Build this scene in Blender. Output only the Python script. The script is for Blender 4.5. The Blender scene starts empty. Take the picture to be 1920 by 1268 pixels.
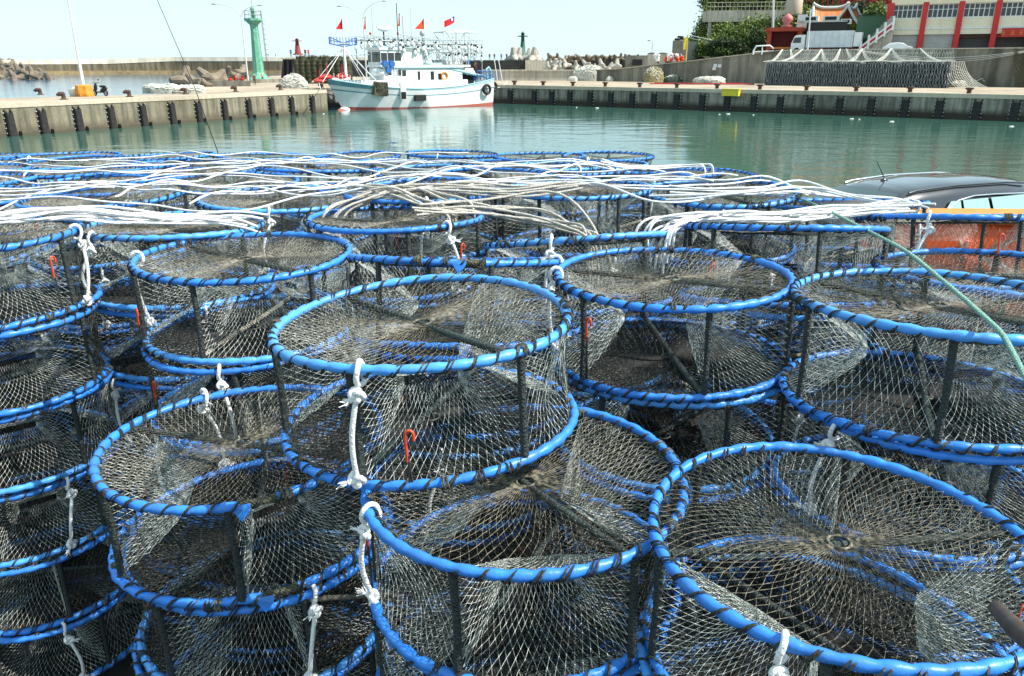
import bpy, math, random
import numpy as np
from mathutils import Vector, Matrix
R_ = math.radians
rnd = random.Random(7)
nrs = np.random.RandomState(11)
scene = bpy.context.scene
COL = scene.collection
# ---------------------------------------------------------------- camera, sky, sun, exposure
F_PX = 1450.0; CAM_H = 5.85; HOR = 119.0
PITCH = math.atan((634 - HOR) / F_PX)
cam = bpy.data.cameras.new('camera'); cam_o = bpy.data.objects.new('camera', cam); COL.objects.link(cam_o)
cam.sensor_width = 36; cam.lens = F_PX / 1920 * 36
cam.clip_start = .05; cam.clip_end = 20000
cam_o.location = (0, 0, CAM_H); cam_o.rotation_euler = (math.pi / 2 - PITCH, 0, 0)
scene.camera = cam_o
SUN_EL, SUN_AZ = R_(48), R_(100)      # azimuth clockwise from +Y
w = bpy.data.worlds.new('World'); scene.world = w; w.use_nodes = True
nt = w.node_tree; nt.nodes.clear()
sky = nt.nodes.new('ShaderNodeTexSky'); sky.sky_type = 'NISHITA'; sky.sun_disc = False
sky.sun_elevation = SUN_EL; sky.sun_rotation = SUN_AZ; sky.air_density = 1.0; sky.dust_density = .6; sky.ozone_density = 1.3
bg = nt.nodes.new('ShaderNodeBackground'); bg.inputs[1].default_value = .13
out = nt.nodes.new('ShaderNodeOutputWorld')
hzm = nt.nodes.new('ShaderNodeMixRGB'); hzm.inputs[0].default_value = .8; hzm.inputs[2].default_value = (3.4, 4.65, 5.15, 1)   # thin bright haze over the whole sky
nt.links.new(sky.outputs[0], hzm.inputs[1]); nt.links.new(hzm.outputs[0], bg.inputs[0]); nt.links.new(bg.outputs[0], out.inputs[0])
sl = bpy.data.lights.new('sun', 'SUN'); sl.energy = 4.6; sl.angle = R_(.5); sl.color = (1, .96, .89)
so = bpy.data.objects.new('sun', sl); COL.objects.link(so)
sd = Vector((math.sin(SUN_AZ) * math.cos(SUN_EL), math.cos(SUN_AZ) * math.cos(SUN_EL), math.sin(SUN_EL)))
so.rotation_euler = sd.to_track_quat('Z', 'Y').to_euler(); so.location = sd * 60
scene.view_settings.view_transform = 'Standard'; scene.view_settings.look = 'None'
scene.view_settings.exposure = .8; scene.view_settings.gamma = 1
scene.cycles.max_bounces = 6; scene.cycles.diffuse_bounces = 2; scene.cycles.glossy_bounces = 3

def onz(px, py, z):
    c, s = math.cos(PITCH), math.sin(PITCH)
    x = (px - 960) / F_PX; y = (634 - py) / F_PX
    d = Vector((x, c + y * s, -s + y * c)); t = (z - CAM_H) / d.z
    return d * t + Vector((0, 0, CAM_H))
def aty(px, py, Y):
    c, s = math.cos(PITCH), math.sin(PITCH)
    x = (px - 960) / F_PX; y = (634 - py) / F_PX
    d = Vector((x, c + y * s, -s + y * c)); return d * (Y / d.y) + Vector((0, 0, CAM_H))

# ---------------------------------------------------------------- materials
def mat(name, col, rough=.6, spec=.5, metal=0, noise=0, nscale=5, col2=None, bump=0, bscale=30, coat=0, alpha=None, trans=0, rp=(.36, .66)):
    m = bpy.data.materials.new(name); m.use_nodes = True; t = m.node_tree; b = t.nodes['Principled BSDF']
    b.inputs['Base Color'].default_value = (*col, 1); b.inputs['Roughness'].default_value = rough
    b.inputs['Specular IOR Level'].default_value = spec; b.inputs['Metallic'].default_value = metal
    b.inputs['Coat Weight'].default_value = coat; b.inputs['Transmission Weight'].default_value = trans
    tc = t.nodes.new('ShaderNodeTexCoord')
    if col2 or noise:
        n = t.nodes.new('ShaderNodeTexNoise'); n.inputs['Scale'].default_value = nscale; n.inputs['Detail'].default_value = 8
        n.inputs['Roughness'].default_value = .65
        t.links.new(tc.outputs['Object'], n.inputs['Vector'])
        r = t.nodes.new('ShaderNodeValToRGB'); r.color_ramp.elements[0].position = rp[0]; r.color_ramp.elements[1].position = rp[1]
        c2 = col2 or tuple(v * (1 - noise) for v in col)
        r.color_ramp.elements[0].color = (*c2, 1); r.color_ramp.elements[1].color = (*col, 1)
        t.links.new(n.outputs['Fac'], r.inputs['Fac']); t.links.new(r.outputs['Color'], b.inputs['Base Color'])
    if bump:
        n = t.nodes.new('ShaderNodeTexNoise'); n.inputs['Scale'].default_value = bscale; n.inputs['Detail'].default_value = 6
        t.links.new(tc.outputs['Object'], n.inputs['Vector'])
        bp = t.nodes.new('ShaderNodeBump'); bp.inputs['Strength'].default_value = bump; bp.inputs['Distance'].default_value = .02
        t.links.new(n.outputs['Fac'], bp.inputs['Height']); t.links.new(bp.outputs['Normal'], b.inputs['Normal'])
    return m

def concrete(name, base, dark, stain=.5, wet=None, streak=2.2, big=.12):
    """weathered concrete: blotches, vertical run streaks, optional dark weed band below a level"""
    m = bpy.data.materials.new(name); m.use_nodes = True; t = m.node_tree; L = t.links; b = t.nodes['Principled BSDF']
    b.inputs['Roughness'].default_value = .85; b.inputs['Specular IOR Level'].default_value = .25
    g = t.nodes.new('ShaderNodeNewGeometry')
    def noise(scale, vec, det=8, r=.6):
        n = t.nodes.new('ShaderNodeTexNoise'); n.inputs['Scale'].default_value = scale; n.inputs['Detail'].default_value = det
        n.inputs['Roughness'].default_value = r; L.new(vec, n.inputs['Vector']); return n.outputs['Fac']
    mp = t.nodes.new('ShaderNodeMapping'); mp.inputs['Scale'].default_value = (1, 1, .09); L.new(g.outputs['Position'], mp.inputs['Vector'])
    def ramp(fac, a, c, pa=.35, pb=.65):
        r = t.nodes.new('ShaderNodeValToRGB'); r.color_ramp.elements[0].position = pa; r.color_ramp.elements[1].position = pb
        r.color_ramp.elements[0].color = (*a, 1); r.color_ramp.elements[1].color = (*c, 1); L.new(fac, r.inputs['Fac']); return r.outputs['Color']
    c1 = ramp(noise(big, g.outputs['Position']), dark, base)
    st = ramp(noise(streak, mp.outputs[0]), (1 - stain,) * 3, (1, 1, 1), .38, .6)
    fine = ramp(noise(6, g.outputs['Position']), (.8, .78, .74), (1.08, 1.08, 1.08), .3, .7)
    mx = t.nodes.new('ShaderNodeMixRGB'); mx.blend_type = 'MULTIPLY'; mx.inputs[0].default_value = 1; L.new(c1, mx.inputs[1]); L.new(st, mx.inputs[2])
    m2 = t.nodes.new('ShaderNodeMixRGB'); m2.blend_type = 'MULTIPLY'; m2.inputs[0].default_value = 1; L.new(mx.outputs[0], m2.inputs[1]); L.new(fine, m2.inputs[2])
    last = m2.outputs[0]
    if wet:
        lo, hi, wc = wet
        sp = t.nodes.new('ShaderNodeSeparateXYZ'); L.new(g.outputs['Position'], sp.inputs[0])
        nn = noise(.8, g.outputs['Position'])
        ma = t.nodes.new('ShaderNodeMath'); ma.operation = 'MULTIPLY_ADD'; ma.inputs[1].default_value = .5; L.new(nn, ma.inputs[0]); L.new(sp.outputs['Z'], ma.inputs[2])
        mr = t.nodes.new('ShaderNodeMapRange'); mr.inputs[1].default_value = lo + .25; mr.inputs[2].default_value = hi + .25; L.new(ma.outputs[0], mr.inputs[0])
        m3 = t.nodes.new('ShaderNodeMixRGB'); L.new(mr.outputs[0], m3.inputs[0]); m3.inputs[1].default_value = (*wc, 1); L.new(last, m3.inputs[2])
        last = m3.outputs[0]
    L.new(last, b.inputs['Base Color'])
    bp = t.nodes.new('ShaderNodeBump'); bp.inputs['Strength'].default_value = .5; bp.inputs['Distance'].default_value = .05
    L.new(noise(9, g.outputs['Position']), bp.inputs['Height']); L.new(bp.outputs['Normal'], b.inputs['Normal'])
    return m

M = {}
M['tape'] = mat('blue_tape', (.03, .25, .84), .42, .45, col2=(.035, .17, .5), nscale=8, coat=.0, bump=.15, bscale=40)
M['tape_d'] = mat('blue_tape_faded', (.06, .34, .86), .42, .5, col2=(.08, .27, .62), nscale=7, coat=.05, bump=.15, bscale=40)
M['twine'] = mat('dark_twine', (.028, .03, .026), .6, .5, noise=.5, nscale=40)
M['twine_o'] = mat('olive_twine', (.13, .125, .08), .75, .3, noise=.6, nscale=90)
M['rod'] = mat('wrapped_rod', (.022, .032, .028), .5, .6, noise=.4, nscale=30, bump=.8, bscale=120)
M['rod_g'] = mat('green_grey_bar', (.035, .055, .048), .45, .6, noise=.5, nscale=25, bump=.8, bscale=120)
M['wood'] = mat('pale_bar', (.3, .27, .21), .7, .3, noise=.5, nscale=20)
M['net_t'] = mat('glint_tan_netting', (.22, .195, .135), .5, .4, col2=(.022, .022, .016), nscale=60, rp=(.42, .62))  # noise alternates tan and black along the strands, painting in glints
M['net_s'] = mat('glint_dark_netting', (.13, .14, .11), .5, .4, col2=(.012, .014, .012), nscale=60, rp=(.45, .65))  # fine noise flecks paint glints onto the dark side netting
M['net_w'] = mat('glint_pale_netting', (.64, .68, .62), .45, .5, col2=(.07, .085, .075), nscale=40, rp=(.40, .62))  # pale cord, with glints painted along it as light and dark flecks
M['net_d'] = mat('shade_black_netting', (.010, .010, .009), .6, .25, noise=.4, nscale=8)  # black colour stands in for the deep shade inside the stacks
M['knot_t'] = mat('glint_tan_knots', (.4, .37, .27), .5, .4)  # knots coloured brighter than the cord as painted glints
M['knot_w'] = mat('glint_pale_knots', (.62, .64, .58), .45, .5)  # bright knot colour paints glint dots on the pale nets
M['rope'] = mat('white_rope', (.86, .86, .84), .8, .2, noise=.1, nscale=30, bump=.5, bscale=120)
M['rope_c'] = mat('cream_rope', (.74, .69, .60), .8, .2, noise=.2, nscale=30, bump=1, bscale=160)
M['rope_g'] = mat('mint_rope', (.36, .66, .53), .6, .3, noise=.3, nscale=120, bump=1, bscale=200)
M['hook'] = mat('red_hook', (.72, .07, .02), .4, .5, noise=.3, nscale=30)
M['black'] = mat('black_rubber', (.018, .018, .018), .6, .4, noise=.4, nscale=6, bump=.4)
M['fender'] = mat('fender_rubber', (.032, .028, .027), .65, .35, col2=(.012, .012, .012), nscale=3, bump=.4)
M['iron'] = mat('rusty_iron', (.11, .055, .035), .8, .3, col2=(.04, .03, .025), nscale=5)
M['white'] = mat('white_paint', (.80, .82, .81), .45, .4, noise=.12, nscale=1.2)
M['whitem'] = mat('white_worn_paint', (.74, .76, .75), .55, .3, col2=(.5, .5, .46), nscale=1.5)
M['glass'] = mat('dark_glass', (.02, .026, .03), .06, .7)
M['grey'] = mat('grey_metal', (.42, .45, .45), .5, .5, metal=.3, noise=.2)
M['lgrey'] = mat('pale_galvanised', (.6, .62, .61), .5, .5, noise=.15)
M['bluep'] = mat('blue_paint', (.03, .14, .42), .45, .5, noise=.2)
M['lblue'] = mat('light_blue_paint', (.33, .56, .63), .5, .4, noise=.15)
M['teal'] = mat('teal_worn_paint', (.05, .22, .31), .6, .4, col2=(.2, .33, .36), nscale=2)
M['redp'] = mat('red_paint', (.55, .03, .025), .5, .4, noise=.25)
M['hullw'] = mat('hull_white', (.82, .84, .83), .45, .4, col2=(.7, .71, .68), nscale=.5)
M['boot'] = mat('antifouling_red', (.55, .13, .09), .7, .3, noise=.3)
M['orange'] = mat('orange_plastic', (.85, .11, .008), .4, .5, noise=.2, nscale=3)
M['orange2'] = mat('yellow_orange_plastic', (.8, .25, .015), .4, .5, noise=.15, nscale=3)
M['yellow'] = mat('yellow_paint', (.75, .6, .05), .5, .4, noise=.2)
M['green'] = mat('green_tower_paint', (.07, .30, .19), .6, .3, col2=(.2, .42, .31), nscale=1.5)
M['dgreen'] = mat('dark_green_paint', (.015, .11, .06), .55, .4, noise=.2)
M['maroon'] = mat('maroon_paint', (.22, .03, .03), .6, .3, noise=.3)
M['skin'] = mat('skin', (.5, .32, .24), .6)
M['dark_cloth'] = mat('dark_cloth', (.02, .02, .024), .9, .2, noise=.4)
M['red_cloth'] = mat('red_cloth', (.6, .02, .02), .8, .2)
M['redor_cloth'] = mat('red_orange_cloth', (.75, .09, .03), .8, .2)
M['netpile'] = mat('pale_net_heap', (.64, .62, .55), .9, .2, col2=(.3, .29, .24), nscale=2.5, bump=1, bscale=7)
M['netcord'] = mat('pale_net_cord', (.7, .68, .6), .8, .2)
M['rock'] = mat('rough_concrete', (.27, .22, .165), .9, .2, col2=(.12, .095, .07), nscale=.8, bump=.6, bscale=6)
M['rock_l'] = mat('pale_rough_concrete', (.52, .49, .43), .9, .2, col2=(.3, .28, .24), nscale=.8, bump=.6, bscale=6)

# ---------------------------------------------------------------- mesh helper
class MB:
    def __init__(s): s.V = []; s.F = []; s.M = []; s.n = 0; s.ms = []; s.smooth = []
    def mi(s, m):
        m = M[m] if isinstance(m, str) else m
        if m not in s.ms: s.ms.append(m)
        return s.ms.index(m)
    def add(s, v, f, m, smooth=False):
        v = np.asarray(v, float).reshape(-1, 3); k = s.mi(m)
        f = np.asarray(f) if not isinstance(f, list) else f
        if isinstance(f, list):
            by = {}
            for q in f: by.setdefault(len(q), []).append(q)
            fs = [np.asarray(x) for x in by.values()]
        else: fs = [f]
        for q in fs:
            s.F.append(q + s.n); s.M.append((k, smooth))
        s.V.append(v); s.n += len(v); return s
    def box(s, c, size, m, rz=0, rx=0, ry=0, taper=1):
        x, y, z = [k / 2 for k in size]; t = taper
        v = np.array([(-x, -y, -z), (x, -y, -z), (x, y, -z), (-x, y, -z), (-x * t, -y * t, z), (x * t, -y * t, z), (x * t, y * t, z), (-x * t, y * t, z)])
        if rz or rx or ry:
            Rm = np.array((Matrix.Rotation(rz, 3, 'Z') @ Matrix.Rotation(ry, 3, 'Y') @ Matrix.Rotation(rx, 3, 'X')))
            v = v @ Rm.T
        return s.add(v + np.array(c), np.array([(0, 3, 2, 1), (4, 5, 6, 7), (0, 1, 5, 4), (1, 2, 6, 5), (2, 3, 7, 6), (3, 0, 4, 7)]), m)
    def tube(s, pts, r, m, n=6, closed=False, cap=True):
        P = np.asarray([tuple(p) for p in pts], float); k = len(P)
        r = np.broadcast_to(np.asarray(r, float), (k,))
        if closed: T = np.roll(P, -1, 0) - np.roll(P, 1, 0)
        else:
            T = np.empty_like(P); T[1:-1] = P[2:] - P[:-2]; T[0] = P[1] - P[0]; T[-1] = P[-1] - P[-2]
        T /= np.linalg.norm(T, axis=1)[:, None] + 1e-12
        up = np.array([0, 0, 1.]) if abs(T[0][2]) < .9 else np.array([1., 0, 0])
        N = np.empty_like(P); u = np.cross(T[0], up); u /= np.linalg.norm(u); N[0] = u
        for i in range(1, k):
            u = u - T[i] * np.dot(u, T[i]); l = np.linalg.norm(u)
            u = u / l if l > 1e-9 else N[i - 1]; N[i] = u
        B = np.cross(T, N)
        a = np.arange(n) * 2 * math.pi / n
        V = P[:, None] + r[:, None, None] * (np.cos(a)[None, :, None] * N[:, None] + np.sin(a)[None, :, None] * B[:, None])
        V = V.reshape(-1, 3); i = np.arange(k if closed else k - 1)[:, None]; j = np.arange(n)[None]
        i2 = (i + 1) % k; j2 = (j + 1) % n
        F = np.stack([i * n + j, i * n + j2, i2 * n + j2, i2 * n + j], -1).reshape(-1, 4)
        s.add(V, F, m, n > 4)
        if cap and not closed and n > 2:
            s.add(V[:n], [list(range(n))[::-1]], m); s.add(V[-n:], [list(range(n))], m)
        return s
    def lathe(s, prof, m, c=(0, 0, 0), n=24, smooth=True):
        P = np.array([(r, z) for r, z in prof]); k = len(P); a = np.arange(n) * 2 * math.pi / n
        V = np.stack([P[:, None, 0] * np.cos(a), P[:, None, 0] * np.sin(a), np.repeat(P[:, None, 1], n, 1)], -1).reshape(-1, 3) + np.array(c)
        i = np.arange(k - 1)[:, None]; j = np.arange(n)[None]; j2 = (j + 1) % n
        F = np.stack([i * n + j, i * n + j2, (i + 1) * n + j2, (i + 1) * n + j], -1).reshape(-1, 4)
        return s.add(V, F, m, smooth)
    def strands(s, A, B, r, m, sides=3):
        A = np.asarray(A, float); B = np.asarray(B, float); T = B - A; T /= np.linalg.norm(T, axis=1)[:, None] + 1e-9
        up = np.where(np.abs(T[:, 2:3]) < .9, np.array([[0, 0, 1.]]), np.array([[1., 0, 0]]))
        N = np.cross(T, up); N /= np.linalg.norm(N, axis=1)[:, None]; Bn = np.cross(T, N); k = len(A)
        a = np.arange(sides) * 2 * math.pi / sides + .5
        off = r * (np.cos(a)[None, :, None] * N[:, None] + np.sin(a)[None, :, None] * Bn[:, None])
        V = np.concatenate([A[:, None] + off, B[:, None] + off], 1).reshape(-1, 3)
        i = np.arange(k)[:, None] * 2 * sides; j = np.arange(sides)[None]; j2 = (j + 1) % sides
        F = np.stack([i + j, i + j2, i + sides + j2, i + sides + j], -1).reshape(-1, 4)
        return s.add(V, F, m)
    def blobs(s, P, r, m):
        P = np.asarray(P, float); o = np.array([(1, 0, 0), (-1, 0, 0), (0, 1, 0), (0, -1, 0), (0, 0, 1), (0, 0, -1)]) * r
        V = (P[:, None] + o[None]).reshape(-1, 3); f = np.array([(0, 2, 4), (2, 1, 4), (1, 3, 4), (3, 0, 4), (2, 0, 5), (1, 2, 5), (3, 1, 5), (0, 3, 5)])
        F = (np.arange(len(P))[:, None, None] * 6 + f[None]).reshape(-1, 3)
        return s.add(V, F, m)
    def ball(s, c, r, m, seg=12, rings=8, sc=(1, 1, 1)):
        pr = [(math.sin(math.pi * i / rings) * r, -math.cos(math.pi * i / rings) * r) for i in range(rings + 1)]
        P = np.array(pr); a = np.arange(seg) * 2 * math.pi / seg
        V = np.stack([P[:, None, 0] * np.cos(a) * sc[0], P[:, None, 0] * np.sin(a) * sc[1], np.repeat(P[:, None, 1], seg, 1) * sc[2]], -1).reshape(-1, 3) + np.array(c)
        i = np.arange(rings)[:, None]; j = np.arange(seg)[None]; j2 = (j + 1) % seg
        return s.add(V, np.stack([i * seg + j, i * seg + j2, (i + 1) * seg + j2, (i + 1) * seg + j], -1).reshape(-1, 4), m, True)
    def poly(s, pts, z0, z1, m, mtop=None):
        n = len(pts); V = [(p[0], p[1], z0) for p in pts] + [(p[0], p[1], z1) for p in pts]
        s.add(V, [[i, (i + 1) % n, n + (i + 1) % n, n + i] for i in range(n)], m)
        s.add(V[n:], [list(range(n))], mtop or m); s.add(V[:n], [list(range(n))[::-1]], m); return s
    def grid(s, G, m, smooth=True, closed=False):
        G = np.asarray(G, float); a, b = G.shape[:2]
        i = np.arange(a - 1)[:, None]; j = np.arange(b if closed else b - 1)[None]; j2 = (j + 1) % b
        return s.add(G.reshape(-1, 3), np.stack([i * b + j, i * b + j2, (i + 1) * b + j2, (i + 1) * b + j], -1).reshape(-1, 4), m, smooth)
    def mesh(s, name):
        me = bpy.data.meshes.new(name); V = np.concatenate(s.V)
        me.vertices.add(len(V)); me.vertices.foreach_set('co', V.ravel().astype('f'))
        nl = sum(f.size for f in s.F); npol = sum(len(f) for f in s.F)
        me.loops.add(nl); me.polygons.add(npol)
        me.loops.foreach_set('vertex_index', np.concatenate([f.ravel() for f in s.F]).astype('i'))
        tot = np.concatenate([np.full(len(f), f.shape[1]) for f in s.F]); st = np.concatenate([[0], np.cumsum(tot)[:-1]])
        me.polygons.foreach_set('loop_start', st.astype('i'))
        me.polygons.foreach_set('material_index', np.concatenate([np.full(len(f), k[0]) for f, k in zip(s.F, s.M)]).astype('i'))
        me.polygons.foreach_set('use_smooth', np.concatenate([np.full(len(f), k[1]) for f, k in zip(s.F, s.M)]))
        for m in s.ms: me.materials.append(m)
        me.update(calc_edges=True); me.validate(); return me
    def build(s, name, parent=None, loc=None, rz=0):
        o = bpy.data.objects.new(name, s.mesh(name)); COL.objects.link(o)
        if parent: o.parent = parent
        if loc is not None: o.location = loc; o.rotation_euler = (0, 0, rz)
        return o
def tag(o, label=None, cat=None, group=None, kind=None):
    if label: o['label'] = label
    if cat: o['category'] = cat
    if group: o['group'] = group
    if kind: o['kind'] = kind
    return o
def empty(name, loc, rz=0):
    o = bpy.data.objects.new(name, None); COL.objects.link(o); o.location = loc; o.rotation_euler = (0, 0, rz); o.empty_display_size = .2; return o
KIDS = {}
def kid(mb, name, parent, **k):
    o = mb.build(name, parent, **k); KIDS.setdefault(parent.name, []).append(o); return o
def copy_tree(o, parent=None):
    c = o.copy(); COL.objects.link(c)
    if parent: c.parent = parent; KIDS.setdefault(parent.name, []).append(c)
    for ch in list(KIDS.get(o.name, [])): copy_tree(ch, c)
    return c
ORD = ['first', 'second', 'third', 'fourth', 'fifth', 'sixth', 'seventh', 'eighth', 'ninth', 'tenth', 'eleventh', 'twelfth', 'thirteenth', 'fourteenth', 'fifteenth', 'sixteenth', 'seventeenth', 'eighteenth', 'nineteenth', 'twentieth', 'twenty-first', 'twenty-second', 'twenty-third', 'twenty-fourth', 'twenty-fifth', 'twenty-sixth', 'twenty-seventh', 'twenty-eighth', 'twenty-ninth', 'thirtieth']
# ================================================================ the place: water, quays, walls
def water_mat():
    m = bpy.data.materials.new('harbour_water'); m.use_nodes = True; t = m.node_tree; L = t.links; b = t.nodes['Principled BSDF']
    b.inputs['Roughness'].default_value = .07; b.inputs['IOR'].default_value = 1.33; b.inputs['Specular IOR Level'].default_value = .5
    g = t.nodes.new('ShaderNodeNewGeometry')
    n0 = t.nodes.new('ShaderNodeTexNoise'); n0.inputs['Scale'].default_value = .03; L.new(g.outputs['Position'], n0.inputs['Vector'])
    r = t.nodes.new('ShaderNodeValToRGB'); r.color_ramp.elements[0].color = (.03, .082, .062, 1); r.color_ramp.elements[1].color = (.05, .13, .098, 1)
    L.new(n0.outputs['Fac'], r.inputs['Fac'])
    # open sea beyond the breakwater is blue
    sp = t.nodes.new('ShaderNodeSeparateXYZ'); L.new(g.outputs['Position'], sp.inputs[0])
    ad = t.nodes.new('ShaderNodeMath'); ad.operation = 'MULTIPLY_ADD'; ad.inputs[1].default_value = -1.0; L.new(sp.outputs['X'], ad.inputs[0]); L.new(sp.outputs['Y'], ad.inputs[2])
    mr = t.nodes.new('ShaderNodeMapRange'); mr.inputs[1].default_value = 115; mr.inputs[2].default_value = 170; L.new(ad.outputs[0], mr.inputs[0])
    mx = t.nodes.new('ShaderNodeMixRGB'); L.new(mr.outputs[0], mx.inputs[0]); L.new(r.outputs[0], mx.inputs[1]); mx.inputs[2].default_value = (.045, .13, .22, 1)
    L.new(mx.outputs[0], b.inputs['Base Color'])
    mp = t.nodes.new('ShaderNodeMapping'); mp.inputs['Rotation'].default_value = (0, 0, R_(12)); mp.inputs['Scale'].default_value = (.55, 1.0, 1); L.new(g.outputs['Position'], mp.inputs['Vector'])
    n1 = t.nodes.new('ShaderNodeTexNoise'); n1.inputs['Scale'].default_value = .42; n1.inputs['Detail'].default_value = 2; L.new(mp.outputs[0], n1.inputs['Vector'])
    n2 = t.nodes.new('ShaderNodeTexNoise'); n2.inputs['Scale'].default_value = 1.9; n2.inputs['Detail'].default_value = 3; L.new(mp.outputs[0], n2.inputs['Vector'])
    n3 = t.nodes.new('ShaderNodeTexNoise'); n3.inputs['Scale'].default_value = .05; n3.inputs['Detail'].default_value = 2; L.new(g.outputs['Position'], n3.inputs['Vector'])
    ml = t.nodes.new('ShaderNodeMath'); ml.operation = 'MULTIPLY'; L.new(n2.outputs['Fac'], ml.inputs[0]); L.new(n3.outputs['Fac'], ml.inputs[1])
    m2 = t.nodes.new('ShaderNodeMath'); m2.operation = 'MULTIPLY_ADD'; m2.inputs[1].default_value = .55; L.new(ml.outputs[0], m2.inputs[0]); L.new(n1.outputs['Fac'], m2.inputs[2])
    bp = t.nodes.new('ShaderNodeBump'); bp.inputs['Strength'].default_value = .4; bp.inputs['Distance'].default_value = .14
    L.new(m2.outputs[0], bp.inputs['Height']); L.new(bp.outputs['Normal'], b.inputs['Normal'])
    return m
M['water'] = water_mat()
o = MB().add([(-9000, -40, 0), (9000, -40, 0), (9000, 16000, 0), (-9000, 16000, 0)], np.array([(0, 1, 2, 3)]), 'water').build('water'); tag(o, kind='structure')
M['quay_side'] = concrete('quay_wall_concrete', (.33, .30, .225), (.2, .18, .125), .5, wet=(.15, .95, (.085, .075, .05)))
M['quay_top'] = concrete('quay_top_concrete', (.50, .42, .32), (.32, .26, .19), .15, big=.2)
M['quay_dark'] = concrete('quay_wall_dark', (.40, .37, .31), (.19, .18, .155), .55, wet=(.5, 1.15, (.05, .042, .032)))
M['coping'] = concrete('coping_concrete', (.62, .55, .44), (.46, .4, .31), .1)
M['wallc'] = concrete('old_wall_concrete', (.36, .34, .28), (.16, .155, .13), .5, streak=.9)
M['wallp'] = concrete('pale_wall_concrete', (.62, .57, .48), (.42, .38, .31), .3)
M['ramp'] = concrete('grey_ramp_concrete', (.36, .38, .38), (.27, .29, .3), .15, streak=.6)
M['break'] = concrete('breakwater_concrete', (.24, .21, .145), (.13, .115, .08), .55, wet=(1.0, 2.4, (.27, .19, .09)), streak=.6, big=.03)
M['break_t'] = concrete('breakwater_cap', (.86, .80, .66), (.7, .63, .5), .25, streak=.3)
M['asphalt'] = mat('near_quay_ground', (.04, .038, .035), .9, .2, noise=.5, nscale=2)
QZ = GZ = CAM_H - 3.2
C0 = onz(-420, 208, QZ); C0a = onz(0, 195, QZ); C1 = onz(612, 169.5, QZ); C2 = onz(933, 160, QZ); C3a = onz(1915, 179, QZ)
dL = (C1 - C0a).normalized(); C0 = C0a - dL * 45; dR = (C3a - C2).normalized(); C3 = C3a + dR * 60
nR = Vector((-dR.y, dR.x, 0)); nL = Vector((-dL.y, dL.x, 0))
def xy(v): return (v.x, v.y)
# pier at the left plus the ground behind the basin
pier = [C0, C1, Vector((-29, 109.5, 0)), Vector((-6, 132.5, 0)), C2, C3, C3 + nR * 160, Vector((60, 330, 0)), Vector((-60, 330, 0)), onz(500, 143, QZ), onz(385, 158, QZ), onz(345, 163, QZ), onz(325, 176, QZ), C0a + nL * 13.5, C0 + nL * 13.5]
mb = MB()
def edge_wall(mb, a, b, m):
    d = (b - a).normalized(); n = Vector((d.y, -d.x, 0))
    V_ = [a, b, b, a]; mb.add([(a.x, a.y, -2), (b.x, b.y, -2), (b.x, b.y, QZ), (a.x, a.y, QZ)], np.array([(0, 1, 2, 3)]), m)
n_ = len(pier)
for i in range(n_):
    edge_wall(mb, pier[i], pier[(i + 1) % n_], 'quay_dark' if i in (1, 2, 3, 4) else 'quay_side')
mb.add([(p.x, p.y, QZ) for p in pier], [list(range(n_))], 'quay_top')
tag(mb.build('quay'), kind='structure')
def strip(a, b, n, w_, z0, z1, m, name, label=None):
    q = [a - n * .06, b - n * .06, b + n * w_, a + n * w_]
    o = MB().poly([(p.x, p.y) for p in q], z0, z1, m).build(name); return o
o = strip(C0, C1, nL, .7, QZ - .35, QZ + .06, 'coping', 'quay_edge'); tag(o, kind='structure')
o = strip(C2, C3, nR, .8, QZ - .4, QZ + .06, 'coping', 'quay_edge'); tag(o, kind='structure')
# near quay under the traps
nearp = [(-60, -8), (60, -8), (60, 16), (-60, 16)]
o = MB().poly(nearp, -2, QZ, 'quay_side', 'asphalt').build('near_quay'); tag(o, kind='structure')
# ledge at foot of the left wall (footing blocks between the fenders)
def on_edge(px, a, d):       # point of the quay edge at photo column px
    best = None
    lo, hi = -80.0, 200.0
    def col(t):
        p = a + d * t; return 960 + F_PX * p.x / (p.y * math.cos(PITCH) + 3.2 * math.sin(PITCH))
    for _ in range(60):
        m_ = (lo + hi) / 2
        if col(m_) < px: lo = m_
        else: hi = m_
    return a + d * lo
def fender(p, d, n, label, h=QZ, wdt=.55, grp=None):
    rz = math.atan2(d.y, d.x)
    t = empty('quay_fender', (p.x, p.y, 0), rz)       # local x along the wall, -y outwards
    tag(t, label, 'fender', grp)
    mb = MB(); top = h - .45
    for s in (-1, 1):
        V_ = [(s * wdt * .5 - .06, 0, -.6), (s * wdt * .5 + .06, 0, -.6), (s * wdt * .5 + .06, -.34, -.6), (s * wdt * .5 - .06, -.34, -.6), (s * wdt * .5 - .06, 0, top), (s * wdt * .5 + .06, 0, top), (s * wdt * .42 + .06, -.34, top - .25), (s * wdt * .42 - .06, -.34, top - .25)]
        mb.add(V_, np.array([(0, 3, 2, 1), (4, 5, 6, 7), (0, 1, 5, 4), (1, 2, 6, 5), (2, 3, 7, 6), (3, 0, 4, 7)]), 'fender')
    mb.box((0, -.33, (top - .9) / 2), (wdt * .92, .12, top + .35), 'fender')
    kid(mb, 'rubber_body', t)
    bl = MB()
    for k in range(5):
        for s in (-1, 1): bl.box((s * (wdt * .5 + .1), -.05, .25 + k * (top - .3) / 4.6), (.12, .1, .08), 'lgrey')
    kid(bl, 'bolts', t)
    return t
FL = [10, 72, 139, 202, 262, 317, 367, 416, 462, 505, 543, 582]
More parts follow.
